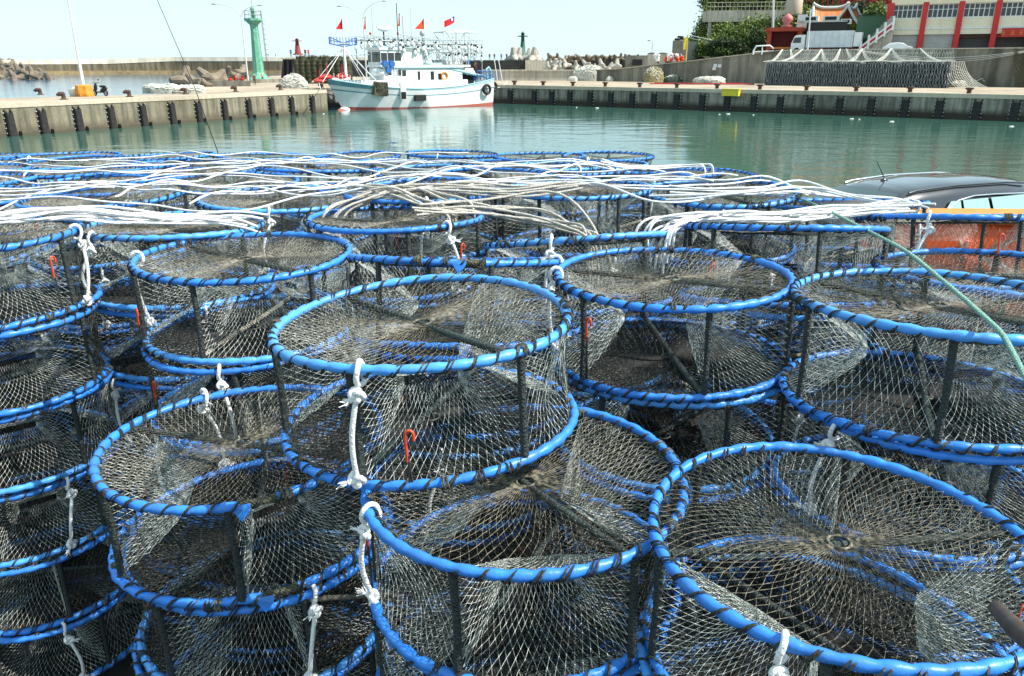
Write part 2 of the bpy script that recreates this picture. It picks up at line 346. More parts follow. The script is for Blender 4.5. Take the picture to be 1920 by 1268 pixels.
for i, px in enumerate(FL):
    fender(on_edge(px, C0a, dL), dL, nL, 'black rubber fender on the sunlit left quay wall, %s from the left edge' % ORD[i], grp='fenders of the left quay wall')
    if i < len(FL) - 1:   # footing blocks
        a = on_edge(px, C0a, dL); b = on_edge(FL[i + 1], C0a, dL); c = (a + b) / 2; L_ = (b - a).length
        o = MB().box((0, 0, 0), (L_ - 1.3, .5, .7), 'quay_side').build('footing_block', loc=(c.x - nL.x * .2, c.y - nL.y * .2, .02), rz=math.atan2(dL.y, dL.x)); tag(o, kind='structure')
FR = [958, 1003, 1036, 1070, 1108, 1147, 1187, 1228, 1271, 1319, 1366, 1416, 1466, 1521, 1578, 1637, 1701, 1766, 1837, 1909]
for i, px in enumerate(FR):
    fender(on_edge(px, C2, dR), dR, nR, 'black fender on the shaded right quay wall, %s counted from the boat' % ORD[i], grp='fenders of the right quay wall', wdt=.75)
def bollard(p, rz, label, grp):
    mb = MB(); mb.lathe([(0, 0), (.36, 0), (.36, .06), (.2, .1), (.18, .42), (.2, .46)], 'iron', n=14)
    mb.tube([(-.1, 0, .42), (.02, 0, .5), (.28, 0, .52), (.46, 0, .42), (.5, 0, .34)], [.2, .21, .19, .15, .1], 'iron', 8)
    tag(mb.build('bollard', loc=(p.x, p.y, QZ), rz=rz), label, 'bollard', grp)
for i, (px, py) in enumerate([(76, 178), (120, 187), (243, 182), (348, 177), (442, 172.5), (526, 169), (604, 166)]):
    bollard(onz(px, py, QZ), math.atan2(dL.y, dL.x) + (2.6 if i == 0 else math.pi * .85), 'rusty hooked bollard on the left pier, %s from the left' % ORD[i], 'bollards on the left pier')
for i, px in enumerate([954, 1008, 1064, 1125, 1190, 1260, 1336, 1417, 1505, 1599, 1701, 1813]):
    p = on_edge(px, C2, dR) + nR * 1.5
    mb = MB(); mb.lathe([(0, 0), (.3, 0), (.26, .05), (.22, .4), (.42, .5), (.46, .62), (.3, .68), (0, .68)], 'iron', n=14)
    tag(mb.build('bollard', loc=(p.x, p.y, QZ + .0)), 'dark mushroom bollard on the right quay edge, %s from the boat' % ORD[i], 'bollard', 'bollards on the right quay')
# yellow box hung on the right quay edge
p = on_edge(1370, C2, dR); t = empty('yellow_box', (p.x, p.y - .5, QZ - .35), math.atan2(dR.y, dR.x)); tag(t, 'yellow box hanging over the edge of the right quay', 'box')
kid(MB().box((0, -.1, .0), (2.2, .8, .8), 'yellow'), 'body', t); kid(MB().box((0, -.1, .44), (2.35, .95, .08), 'yellow'), 'lid', t)
# floating scraps
for i, (px, py) in enumerate([(1345, 214), (1361, 213), (1408, 215), (1590, 222), (1604, 223), (1885, 236), (1080, 201), (1118, 202), (610, 213), (1664, 227)]):
    p = onz(px, py, 0); mb = MB(); mb.ball((0, 0, .02), .13, 'white', 8, 5, (2.2 if i % 2 else 1, 1, .35))
    tag(mb.build('floating_foam', loc=(p.x, p.y - 1, 0)), 'white foam scrap floating near the quay walls', 'litter', 'foam scraps on the harbour water')

# ---------------------------------------------------------------- breakwater far left
def wallrun(pts, z0, z1, th, m, mtop, name, label, cat, lean=0, cap=None):
    t = empty(name, (pts[0][0], pts[0][1], 0)); tag(t, label, cat)
    ox, oy = pts[0]; mb = MB(); n = len(pts); front = []; back = []
    for i, (x, y) in enumerate(pts):
        a = pts[max(0, i - 1)]; b = pts[min(n - 1, i + 1)]; d = Vector((b[0] - a[0], b[1] - a[1], 0)).normalized(); nn = Vector((-d.y, d.x, 0))
        front.append((x - ox, y - oy)); back.append((x - ox + nn.x * th, y - oy + nn.y * th))
    zt = z1 if isinstance(z1, list) else [z1] * n
    V_ = [(x, y, z0) for x, y in front] + [(x, y, zt[i]) for i, (x, y) in enumerate(front)] + [(x, y, zt[i]) for i, (x, y) in enumerate(back)] + [(x, y, z0) for x, y in back]
    for i in range(n - 1):
        mb.add([V_[i], V_[i + 1], V_[n + i + 1], V_[n + i]], np.array([(0, 1, 2, 3)]), m)
        mb.add([V_[n + i], V_[n + i + 1], V_[2 * n + i + 1], V_[2 * n + i]], np.array([(0, 1, 2, 3)]), mtop)
        mb.add([V_[2 * n + i], V_[2 * n + i + 1], V_[3 * n + i + 1], V_[3 * n + i]], np.array([(0, 1, 2, 3)]), m)
    for k in (0, n - 1): mb.add([V_[k], V_[n + k], V_[2 * n + k], V_[3 * n + k]], np.array([(0, 1, 2, 3)]), m)
    kid(mb, 'wall', t)
    if cap:
        cb = MB(); h, w_, mc = cap
        for i in range(n - 1):
            a = Vector((*front[i], zt[i])); b = Vector((*front[i + 1], zt[i + 1])); d = (b - a).normalized(); nn = Vector((-d.y, d.x, 0)).normalized()
            q = [a - nn * .15, b - nn * .15, b + nn * w_, a + nn * w_]
            cb.add([(p.x, p.y, p.z - .003) for p in q] + [(p.x, p.y, p.z + h) for p in q], np.array([(4, 5, 6, 7), (0, 1, 5, 4), (1, 2, 6, 5), (2, 3, 7, 6), (3, 0, 4, 7)]), mc)
        kid(cb, 'cap', t)
    return t
B0 = onz(-260, 142, 0); B1 = onz(330, 138.5, 0); B2 = onz(800, 137.5, 0)
bk = [xy(B0), xy(onz(60, 140, 0)), xy(onz(205, 139, 0)), xy(B1), xy(onz(520, 138.2, 0)), xy(B2)]
def zat(p, py): return aty(960, py, p[1]).z
zt = [zat(bk[0], 121), zat(bk[1], 121), zat(bk[2], 120), zat(bk[3], 115), zat(bk[4], 115), zat(bk[5], 116)]
wallrun(bk, -3, zt, 9, 'break', 'break_t', 'breakwater', 'long weathered concrete breakwater beyond the inner water at the left', 'breakwater', cap=(2.4, 5, 'break_t'))
foot = [((x), (y - 6)) for x, y in bk]
wallrun(foot, -3, 1.7, 6.5, mat('tan_apron', (.42, .3, .15), .9, .2, noise=.5, nscale=.4), 'rock', 'breakwater_apron', 'low tan stone apron along the foot of the long breakwater', 'apron')
p = onz(252, 138, 0); mb = MB(); mb.box((0, 0, 3.2), (4.4, 1.2, 5.8), 'dark_cloth'); mb.box((0, -.62, 3.2), (.3, .2, 5.8), 'black'); mb.box((0, -.62, 6.2), (4.8, .3, .4), 'black')
tag(mb.build('breakwater_gate', loc=(p.x, p.y - 11, -.3)), 'dark square gate in the face of the breakwater', 'gate')
# ---------------------------------------------------------------- tetrapods
def tetra_mesh(m, seed=0):
    mb = MB(); dirs = [(0, 0, 1)] + [(math.cos(a) * .943, math.sin(a) * .943, -.333) for a in (0, 2.094, 4.189)]
    mb.ball((0, 0, 0), .34, m, 10, 6)
    for d in dirs:
        d = Vector(d); mb.tube([d * .05, d * .75, d * .95, d * 1.0], [.40, .25, .21, .13], m, 8)
    for s_ in range(len(mb.M)): mb.M[s_] = (mb.M[s_][0], False)
    return mb.mesh('tetrapod')
TM = [tetra_mesh('rock'), tetra_mesh('rock_l')]
def tetra(p, size, rot, label, grp, v=0):
    o = bpy.data.objects.new('tetrapod', TM[v]); COL.objects.link(o); o.location = p; o.scale = (size,) * 3; o.rotation_euler = rot
    tag(o, label, 'tetrapod', grp)
p0 = onz(30, 150, 0); rr = random.Random(3); k = 0
for (px, py, zz) in [(6, 148, 0), (28, 150, 0), (52, 149, 0), (74, 149, 0), (92, 149, -.8), (-16, 146, 0), (14, 145, 2), (38, 145, 2.2), (62, 146, 1.4), (-5, 142, 3.6), (22, 142, 4), (44, 143, 3.4), (-20, 142, 4.6), (8, 141, 5), (18, 140, 5.6), (82, 145, .2), (-36, 146, 2), (30, 141, 4.6)]:
    p = onz(px, py, 0); tetra((p.x, p.y, zz + .6), rr.uniform(2.9, 3.5), (rr.random() * 6, rr.random() * 6, rr.random() * 6), 'brown concrete tetrapod in the heap at the left edge, %s piece' % ['low waterside', 'mid heap', 'upper'][0 if zz < 1 else 1 if zz < 3.5 else 2], 'tetrapods heaped at the left edge')
    k += 1
for i, (px, py, sz) in enumerate([(347, 161, 2.2), (366, 162, 1.6), (392, 156, 2.3), (404, 160, 2.1), (420, 157, 1.7), (446, 152, 2.0), (454, 149, 2.5), (386, 163, 1.0), (430, 150, 2.1)]):
    p = onz(px, py, QZ); tetra((p.x, p.y, QZ + sz * .35), sz, (rr.random() * 6, rr.random() * 6, rr.random() * 6), 'grey tetrapod on the pier end left of the green beacon, %s from the left' % ORD[i], 'tetrapods beside the green beacon')
# ---------------------------------------------------------------- green beacon tower
def tower(px, py, ptop, m, name, label, cat, ladder=True, rbase=1.3, z=QZ):
    p = onz(px, py, z); h = aty(px, ptop, p.y).z - z
    t = empty(name, p); tag(t, label, cat); r = rbase; nn = 8 if ladder else 12
    kid(MB().lathe([(r * 2.0, 0), (r * 2.0, .15 * r), (r * 1.2, h * .1), (r * .95, h * .14), (r * .66, h * .82), (r * .7, h * .9), (r * 1.4, h * .965)], m, n=nn, smooth=False), 'shaft', t)
    kid(MB().lathe([(0, h * .965), (r * 1.55, h * .965), (r * 1.55, h * 1.0), (0, h * 1.0)], m, n=nn, smooth=False), 'platform', t)
    rl = MB(); hr = h * .12
    for i in range(8):
        a = i * math.pi / 4; rl.tube([(r * 1.4 * math.cos(a), r * 1.4 * math.sin(a), h), (r * 1.4 * math.cos(a), r * 1.4 * math.sin(a), h + hr)], r * .05, 'grey' if ladder else m, 5)
    for zz in (.5, 1): rl.tube([(r * 1.4 * math.cos(a * math.pi / 4), r * 1.4 * math.sin(a * math.pi / 4), h + hr * zz) for a in range(8)], r * .045, 'grey' if ladder else m, 5, closed=True)
    kid(rl, 'railing', t)
    lm = MB(); lm.lathe([(0, h), (r * .3, h), (r * .3, h + hr * 1.1), (r * .45, h + hr * 1.2), (0, h + hr * 1.7)], m, n=8); lm.tube([(0, 0, h + hr * 1.6), (0, 0, h + hr * 2.6)], r * .06, 'grey', 5); kid(lm, 'lantern', t)
    if ladder:
        ld = MB(); x0 = r * 1.05
        for y in (-.28, .28): ld.tube([(r * 1.55, y, .2), (r * 1.35, y, h + hr)], .04, 'iron', 5)
        for i in range(int(h / .45)): ld.tube([(r * 1.55 - i * .02 * r / 1.3, -.28, .5 + i * .45), (r * 1.55 - i * .02 * r / 1.3, .28, .5 + i * .45)], .028, 'iron', 4)
        for i in range(3, int(h / .9)): ld.tube([(r * 1.45 + .5 * math.sin(a) , -.3 + .6 * a / math.pi, .3 + i * .9) for a in np.linspace(0, math.pi, 7)], .025, 'iron', 4)
        kid(ld, 'ladder', t)
    return t, h
tower(487, 152, 35, 'green', 'beacon_tower', 'tall green octagonal beacon tower with caged ladder on the pier end', 'lighthouse', rbase=1.15)
tower(561, 118.6, 80, 'maroon', 'beacon_tower', 'small dark red beacon tower on the far breakwater left of the boat', 'lighthouse', False, rbase=1.0, z=5.8) if False else None
def far_tower(px, ybase, ytop, Y, m, label, r):
    p = aty(px, ybase, Y); q = aty(px, ytop, Y); h = q.z - p.z; t = empty('beacon_tower', p); tag(t, label, 'lighthouse')
    kid(MB().lathe([(r * 1.6, 0), (r * 1.5, .06 * h), (r, .08 * h), (r * .5, .76 * h), (r * .55, .8 * h)], m, n=12), 'shaft', t)
    kid(MB().lathe([(0, h * .8), (r * 1.6, h * .8), (r * 1.6, h * .83), (0, h * .83)], m, n=12), 'platform', t)
    kid(MB().lathe([(0, h * .83), (r * .5, h * .83), (r * .5, h * .9), (r * .7, h * .91), (r * .1, h * .96), (r * .08, h), (0, h)], m, n=10), 'lantern', t)
    for k in range(1): pass
far_tower(559, 103, 71, 190, 'maroon', 'small dark red beacon tower on the hut left of the boat', .75)
far_tower(980, 112, 58, 240, 'dgreen', 'slim dark green beacon tower between pale tetrapods on the far wall', .95)
# ---------------------------------------------------------------- lamp posts
def lamp_arm(mb, hd, x0, z0, dx, dz, m='lgrey', r=.06):
    P = [(x0, 0, z0)] + [(x0 + dx * (1 - math.cos(a)), 0, z0 + dz * math.sin(a)) for a in np.linspace(.25, 1.45, 7)]
    mb.tube(P, r, m, 6); e = P[-1]; s = 1 if dx > 0 else -1
    hd.ball((e[0] + s * .35, 0, e[2] + .0), .42, 'grey', 10, 6, (1.1, .5, .28)); return e
def post(px, py, ptop, label, arms, z=QZ, r=.13, lean=0, m='lgrey'):
    p = onz(px, py, z); h = aty(px, ptop, p.y).z - z
    t = empty('street_lamp', p); t.rotation_euler = (0, lean, 0); tag(t, label, 'street lamp')
    kid(MB().tube([(0, 0, 0), (0, 0, h * .5), (0, 0, h)], [r, r * .85, r * .6], m, 8), 'pole', t)
    mb = MB(); hd = MB()
    for dx, dz in arms: lamp_arm(mb, hd, 0, h - .1, dx, dz)
    kid(mb, 'arm', t); kid(hd, 'lamp_head', t); return t
post(160, 181, -12, 'white lamp post rising out of the frame from an orange block on the left pier', [(-.9, .8), (1.2, .5)], m='white', r=.16, lean=-.0)
post(466, 158, 32, 'thin double-armed street lamp beside the green beacon', [(-4.3, 2.0), (3.2, 1.8)])
post(688, 156, 36, 'thin double-armed street lamp rising behind the boat bow', [(-4.0, 2.1), (3.8, 2.9)])
p = aty(1222, 104, 190); t = empty('street_lamp', p); tag(t, 'small single street lamp far off above the shack at right of centre', 'street lamp')
hh = aty(1222, 76, 190).z - p.z; mb = MB(); kid(MB().tube([(0, 0, -1), (0, 0, hh * .8), (-.2, 0, hh * .95), (-.7, 0, hh)], .07, 'grey', 6), 'pole', t); kid(MB().ball((-.8, 0, hh), .3, 'grey', 8, 5, (1.4, .7, .5)), 'lamp_head', t)
# orange block, white bucket, scooter at the left post
p = onz(163, 181, QZ); D_ = math.hypot(p.x, p.y)
mb = MB(); mb.lathe([(0, 0), (.85, 0), (.9, .3), (.82, 1.05), (.6, 1.15), (0, 1.15)], mat('orange_sheet', (.7, .3, .03), .6, noise=.45, nscale=2, bump=.6, bscale=5), n=7, smooth=False)
for a in np.linspace(0, 6.28, 9): mb.tube([(.86 * math.cos(a), .86 * math.sin(a), .05), (.66 * math.cos(a), .66 * math.sin(a), 1.15)], .05, 'orange2', 4)
tag(mb.build('wrapped_base', loc=(p.x, p.y - .3, QZ)), 'orange wrapped block round the foot of the white lamp post', 'block')
p = onz(143, 181, QZ); t = empty('bucket', p); tag(t, 'white tub with folded cloths next to the orange block', 'tub')
kid(MB().lathe([(0, 0), (.55, 0), (.66, .7), (.7, .72), (.62, .72), (.5, .1)], 'white', n=16), 'body', t); kid(MB().ball((.1, 0, .75), .5, 'rope', 8, 5, (1, .7, .4)), 'cloth', t)
def scooter(p, rz, label, col='black', s=1.0):
    t = empty('scooter', p, rz); t.scale = (s,) * 3; tag(t, label, 'scooter')
    for x in (-.62, .62):
        wm = MB(); wm.tube([(x + .2 * math.cos(a), 0, .25 + .2 * math.sin(a)) for a in np.linspace(0, 6.283, 17)[:-1]], .055, 'black', 6, closed=True); wm.tube([(x, -.05, .25), (x, .05, .25)], .09, 'grey', 8); kid(wm, 'wheel', t)
    b = MB(); b.tube([(.5, 0, .45), (.42, 0, .8), (.36, 0, 1.0)], [.14, .13, .06], col, 8); b.box((.1, 0, .3), (.55, .3, .1), col); b.tube([(-.2, 0, .38), (-.45, 0, .5), (-.8, 0, .62)], [.15, .2, .09], col, 8); b.tube([(.62, 0, .25), (.45, 0, .6)], .04, 'grey', 6); kid(b, 'body', t)
    kid(MB().ball((-.38, 0, .76), .35, 'black', 10, 6, (1.1, .42, .28)), 'seat', t)
    h = MB(); h.tube([(.3, -.32, 1.06), (.38, 0, 1.0), (.3, .32, 1.06)], .025, 'black', 6); h.tube([(.32, -.25, 1.05), (.36, -.3, 1.25)], .012, 'grey', 5); h.ball((.36, -.32, 1.28), .07, 'black', 6, 4); kid(h, 'handlebar', t)
    kid(MB().ball((.53, 0, .82), .08, 'white', 8, 5), 'headlight', t); return t
scooter(onz(189, 180, QZ), 2.75, 'black scooter parked on the left pier by the lamp post', 'black', 1.25)
scooter(onz(438, 157, QZ), 1.2, 'red scooter parked left of the thin lamp post on the pier', 'redp', 1.3)
scooter(onz(456, 156, QZ), 1.7, 'second red scooter, parked right behind the thin lamp post', 'redp', 1.3)

# ---------------------------------------------------------------- net heaps
def heap(px, py, wpx, hpx, label, seed, m='netpile', dep=.6, z=QZ, boxy=1.0, cords=60):
    p = onz(px, py, z); a, h = wpx * p.y * .942 / F_PX / 2, hpx * p.y * .888 / F_PX; bdep = a * dep
    rs = np.random.RandomState(seed); nu, nv = 48, 16; G = []
    ph = rs.rand(8) * 6
    def sf(u, v):
        r = math.sin(v) ** boxy; k = 1 + .10 * math.sin(3 * u + ph[0]) + .06 * math.sin(7 * u + ph[1] + 3 * v) + .04 * math.sin(13 * u + 5 * v + ph[2]) + .03 * math.sin(21 * u - 9 * v + ph[4])
        zz = h * max(0, math.cos(v)) ** (.75 * boxy) * (1 + .08 * math.sin(2 * u + ph[3]) + .05 * math.sin(9 * u + ph[5]))
        return (a * r * k * math.cos(u), bdep * r * k * math.sin(u), zz)
    for i in range(nv + 1):
        v = math.pi / 2 * (1 - i / nv); G.append([sf(2 * math.pi * j / nu, v) for j in range(nu)])
    t = empty('net_heap', (p.x, p.y + bdep * .8, z)); tag(t, label, 'fishing net')
    mb = MB(); mb.grid(G, m, closed=True); kid(mb, 'net', t)
    cb = MB(); rr = random.Random(seed)
    for _ in range(cords):
        u0, v0 = rr.random() * 6.28, rr.uniform(.2, 1.35); ln = rr.uniform(.5, 1.6); sl = rr.uniform(-.5, .5); P = []
        for q in range(12):
            x = q / 11; c = Vector(sf(u0 + ln * x, min(1.5, max(.05, v0 + sl * x + .12 * math.sin(x * 7))))); P.append(c * 1.015 + Vector((0, 0, .03)))
        cb.tube(P, a * .012 + .02, 'netcord', 4)
    kid(cb, 'cords', t); return t
heap(300, 176, 66, 17, 'long white fishing net heap lying on the left pier, left half', 1, boxy=.6, dep=.45)
heap(350, 176, 62, 15, 'lower white fishing net heap at the right end of the long one', 2, boxy=.7, dep=.5)
heap(549, 166, 50, 25, 'round pale net heap on the pier left of the boat bow', 3)
heap(1109, 152, 60, 27, 'round beige net heap on the right quay behind the bollards', 4, boxy=.7)
heap(1143, 153, 14, 9, 'small pale net bundle beside the round beige heap', 5)
heap(1334, 158, 56, 13, 'flat cream net heap with red hoses in front of the retaining wall', 6, boxy=.6, dep=.4)
heap(1895, 160, 50, 20, 'pale net heap at the right edge of the far quay', 7)
heap(1075, 152, 18, 8, 'small flat net scrap left of the round beige heap', 8)
# ================================================================ crab traps
TR, TH = .48, .352          # ring radius, distance between ring centres
TUBE = .0150
def ringpts(n, r, z, ph=0): return [(r * math.cos(2 * math.pi * i / n + ph), r * math.sin(2 * math.pi * i / n + ph), z) for i in range(n)]
NL = 44
def ring_mesh(z, seed, gap=None, m='tape'):
    rr = random.Random(seed); n = NL * 6; mb = MB(); P = []; rad = []
    w1, w2 = rr.random() * 6, rr.random() * 6
    jit = [rr.uniform(.94, 1.17) for _ in range(NL)]
    for i in range(n):
        a = 2 * math.pi * i / n; k = i % 6
        rim = TR + .008 * math.sin(2 * a + w1) + .005 * math.sin(3 * a + w2)
        P.append((rim * math.cos(a), rim * math.sin(a), z + .006 * math.sin(2 * a + w2)))
        rad.append(TUBE * ([.80, .95, 1.04, 1.06, 1.0, .90][k]) * jit[i // 6])
    P = np.array(P)
    if gap:
        i0, i1 = int(gap[0] * n), int(gap[1] * n); idx = list(range(i1, n)) + list(range(0, i0))
        mb.tube(P[idx], [rad[i] for i in idx], m, 8)
        g = range(i0 - 3, i1 + 3)                       # bare bundled section
        mb.tube(P[list(g)], [TUBE * rr.uniform(.45, .75) for _ in g], 'twine_o', 6)
        for q in range(5):
            o = q * 1.2
            mb.tube([P[i] + np.array([0, 0, 1]) * .010 * math.cos(i * 1.1 + o) + P[i] / TR * .011 * math.sin(i * 1.1 + o) * (1, 1, 0) for i in g], .0045, 'twine_o', 4)
        e = P[i0 - 1]; tdir = P[i0] - P[i0 - 1]; tdir /= np.linalg.norm(tdir)   # loose flap of tape
        u = e / np.linalg.norm(e) * (1, 1, 0)
        mb.add([e - tdir * .03 + u * .015 + (0, 0, .008), e + tdir * .035 + u * .022 + (0, 0, .012), e + tdir * .03 + u * .03 - (0, 0, .012), e + tdir * .002 + u * .028 - (0, 0, .045)], np.array([(0, 1, 2, 3)]), m)
    else: mb.tube(P, rad, m, 8, closed=True)
    return mb
def lash_mesh(z, seed):
    rr = random.Random(seed + 99); mb = MB(); n = NL * 9
    for off in (0, .16):
        P = []; w1 = rr.random() * 6
        for i in range(n):
            a = 2 * math.pi * i / n; ph = NL * a + off * 2.4 + .5 * math.sin(5 * a + w1)
            # quick turn over the tube so the band reads slanted
            rim = TR + (TUBE * 1.12) * math.cos(ph); P.append((rim * math.cos(a), rim * math.sin(a), z + (TUBE * 1.12) * math.sin(ph)))
        mb.tube(P, .0032, 'twine', 4, closed=True)
    for k in range(5):                                # knots of twine
        a = rr.random() * 6.283; c = np.array([TR * math.cos(a), TR * math.sin(a), z]); t = np.array([-math.sin(a), math.cos(a), 0]); u = np.array([math.cos(a), math.sin(a), 0])
        P = [c + t * (-.011 + .022 * i / 40 + .004 * math.sin(i * .9)) + (u * math.cos(i * .6) + np.array([0, 0, 1]) * math.sin(i * .6)) * TUBE * 1.2 for i in range(41)]
        mb.tube(P, .0034, rr.choice(['twine', 'twine_o']), 4)
    return mb
def diamond(S, r, m, mb=None, knots=None, kr=.002):
    """S: (rows, cols, 3) points, closed in cols; joins row i to row i+1 half a cell along"""
    mb = mb or MB(); a, b = S.shape[:2]; A = []; B = []
    for i in range(a - 1):
        o = i % 2
        A += [S[i], S[i]]; B += [np.roll(S[i + 1], -o, 0), np.roll(S[i + 1], 1 - o, 0)]
    mb.strands(np.concatenate(A), np.concatenate(B), r, m)
    if knots: mb.blobs(S[1:int(len(S) * .62)].reshape(-1, 3), kr, knots)
    return mb
def disc_net(z, seed, nA=98, rows=17, sag=.012, m='net_t', r=.00074, knots=None):
    rs = np.random.RandomState(seed); S = []
    twist = rs.uniform(-.06, .06)
    for i in range(rows):
        t = i / (rows - 1); rad = TR - .004 - (TR - .03) * (t ** 1.05)
        a = (np.arange(nA) + (.5 if i % 2 else 0)) * 2 * math.pi / nA + twist * t ** 1.6 + .09 * np.sin(5 * t + np.arange(nA) * 2 * math.pi / nA * 3 + seed) * t * (1 - t) + .05 * np.sin(9 * t + np.arange(nA) * 2 * math.pi / nA * 7) * t * (1 - t)
        j = rs.normal(0, .0016, (nA, 3)) * (1.2 - t)
        wob = .014 * np.sin(a * 2 + seed) * t * (1 - t) * 4 + .006 * np.sin(a * 5 + seed * 2) * t * (1 - t) * 4
        S.append(np.stack([(rad + wob * .7) * np.cos(a), (rad + wob * .7) * np.sin(a), z - sag * math.sin(t * math.pi / 2) + wob], -1) + j)
    mb = diamond(np.array(S), r, m, knots=knots, kr=.0017)
    c = S[-1].mean(0)
    mb.tube(ringpts(14, .03, c[2]), .005, 'net_t', 5, closed=True)
    return mb
def side_net(seed, sec, m='net_s', r=.0008, rows=13, cols=18, knots=None):
    rs = np.random.RandomState(seed); a0 = sec * math.pi / 3; S = []
    bul = rs.uniform(.02, .075); cx, cz = rs.uniform(.3, .7), rs.uniform(.35, .7)
    for i in range(rows):
        t = i / (rows - 1); row = []
        for j in range(cols + 1):
            u = (j + (.5 if i % 2 else 0)) / cols; u = min(u, 1)
            d = bul * (math.sin(math.pi * u) * math.sin(math.pi * t)) * (1.4 - abs(u - cx) - abs(t - cz))
            a = a0 + u * math.pi / 3; rr = TR - d; drag = .015 * math.sin(u * 9 + seed)
            row.append((rr * math.cos(a), rr * math.sin(a), t * TH + drag * math.sin(math.pi * t)))
        S.append(row)
    S = np.array(S) + rs.normal(0, .0014, (rows, cols + 1, 3)) * 1
    mb = MB(); A = []; B = []
    for i in range(rows - 1):
        if i % 2 == 0: A += [S[i][:], S[i][1:]]; B += [S[i + 1][:], S[i + 1][:-1]]
        else: A += [S[i][:-1], S[i][:]]; B += [S[i + 1][1:], S[i + 1][:]]
    mb.strands(np.concatenate(A), np.concatenate(B), r, m)
    if knots: mb.blobs(S[1:-1].reshape(-1, 3), .0021, knots)
    return mb
def funnel_net(seed, sec, m='net_w', r=.00070, knots='knot_w'):
    """entrance: netting drawn in from the whole opening to a narrow slit inside the trap"""
    rs = np.random.RandomState(seed + 5); a0 = sec * math.pi / 3 + .03; da = math.pi / 3 - .06; nu, nv = 17, 12; rim = []
    for i in range(nu): rim.append((a0 + da * i / nu, 0.0))
    for i in range(nv): rim.append((a0 + da, i / nv))
    for i in range(nu): rim.append((a0 + da * (1 - i / nu), 1.0))
    for i in range(nv): rim.append((a0, 1 - i / nv))
    rim = np.array(rim); n = len(rim); am = a0 + da / 2; hz = rs.uniform(.42, .6); rows = 14
    out = np.stack([(TR - .004) * np.cos(rim[:, 0]), (TR - .004) * np.sin(rim[:, 0]), rim[:, 1] * TH], -1)
    u = np.array([math.cos(am), math.sin(am), 0]); t = np.array([-math.sin(am), math.cos(am), 0])
    lat = (rim[:, 0] - am) / (da / 2)
    dep = rs.uniform(.14, .22)
    inn = u[None] * dep + t[None] * (lat * .085)[:, None] + np.array([0, 0, 1])[None] * (hz * TH + (rim[:, 1] - .5) * .03)[:, None]
    S = []
    for i in range(rows):
        k = i / (rows - 1); q = k ** .8; P = out * (1 - q) + inn * q
        P[:, 2] += -.03 * math.sin(math.pi * k) * (1 if True else 0) * (1 - rim[:, 1]) * .6
        P += rs.normal(0, .0013, P.shape) * (1 - k * .6) * (k > 0)
        if i % 2: P = (P + np.roll(P, -1, 0)) / 2
        S.append(P)
    return diamond(np.array(S), r, m, knots=knots, kr=.0021)
def tie_rope(seed, ang, z0=TH, z1=0.0, slack=.05):
    """white rope hitched over the top ring, hanging to the lower ring with knots and a frayed end"""
    rr = random.Random(seed); mb = MB()
    u = np.array([math.cos(ang), math.sin(ang), 0]); t = np.array([-math.sin(ang), math.cos(ang), 0]); k = np.array([0, 0, 1.])
    def W(a, b, c): return u * (TR + a) + t * b + k * c
    rp = .0080
    loop = [W(.005 + .026 * math.cos(x), .004 * math.sin(x * 2), z0 - .004 + .034 * math.sin(x)) for x in np.linspace(-2.2, 3.6, 18)]
    mb.tube(loop, rp, 'rope', 7)
    def knot(c, s):
        P = []
        for i in range(46):
            x = i / 45 * 2 * math.pi * 2; w_ = s * (.62 + .3 * math.cos(1.5 * x))
            P.append(c + t * w_ * math.cos(x) + k * w_ * math.sin(x) * .95 + u * (s * .42 * math.sin(1.5 * x)))
        mb.tube(P, rp * 1.08, 'rope', 7); mb.ball(c, s * .55, 'rope', 8, 6)
    kc = W(.026, rr.uniform(-.01, .01), z0 - .062); knot(kc, .021)
    side = rr.choice([-1, 1]); b1 = rr.uniform(.03, .085) * side
    end = W(.012, b1, z1 + .02)
    P = [kc + (end - kc) * x + u * (slack * math.sin(math.pi * x)) + t * (slack * .6 * side * math.sin(math.pi * x)) for x in np.linspace(0, 1, 16)]
    mb.tube(P, rp, 'rope', 7); knot(end, .024)
    for c, ln in ((end, .05), (kc, .042)):
        d = t * side * rr.uniform(.5, 1) + u * .5 + k * rr.uniform(-.7, .6); d /= np.linalg.norm(d)
        mb.tube([c, c + d * ln * .55], [rp, rp * 1.15], 'rope', 7)
        for q in range(14):
            e = d + np.array([rr.gauss(0, .3) for _ in range(3)])
            mb.tube([c + d * ln * .45, c + d * ln * .45 + e * ln * .35, c + d * ln * .4 + e * ln * .62 + np.array([rr.gauss(0, .003) for _ in range(3)])], [.0022, .0018, .0012], 'rope', 4)
    return mb
def hook_mesh(seed, ang):
    mb = MB(); u = np.array([math.cos(ang), math.sin(ang), 0]); t = np.array([-math.sin(ang), math.cos(ang), 0]); k = np.array([0, 0, 1.])
    rr = random.Random(seed); zt = rr.uniform(.17, .28)
    b = u * (TR + .015)
    mb.tube([b + k * .02, b + t * .004 + k * (zt - .08)], .0035, 'twine', 5)
    mb.tube([b + t * .008 + k * .02, b + t * .003 + k * (zt - .08)], .003, 'twine', 5)
    P = [b + k * (zt - .1), b + k * (zt - .02)] + [b + t * (.012 - .012 * math.cos(x)) + k * (zt - .02 + .016 * math.sin(x)) for x in np.linspace(.3, 3.0, 8)] + [b + t * .023 + k * (zt - .034)]
    mb.tube(P, .0048, 'hook', 6)
    return mb

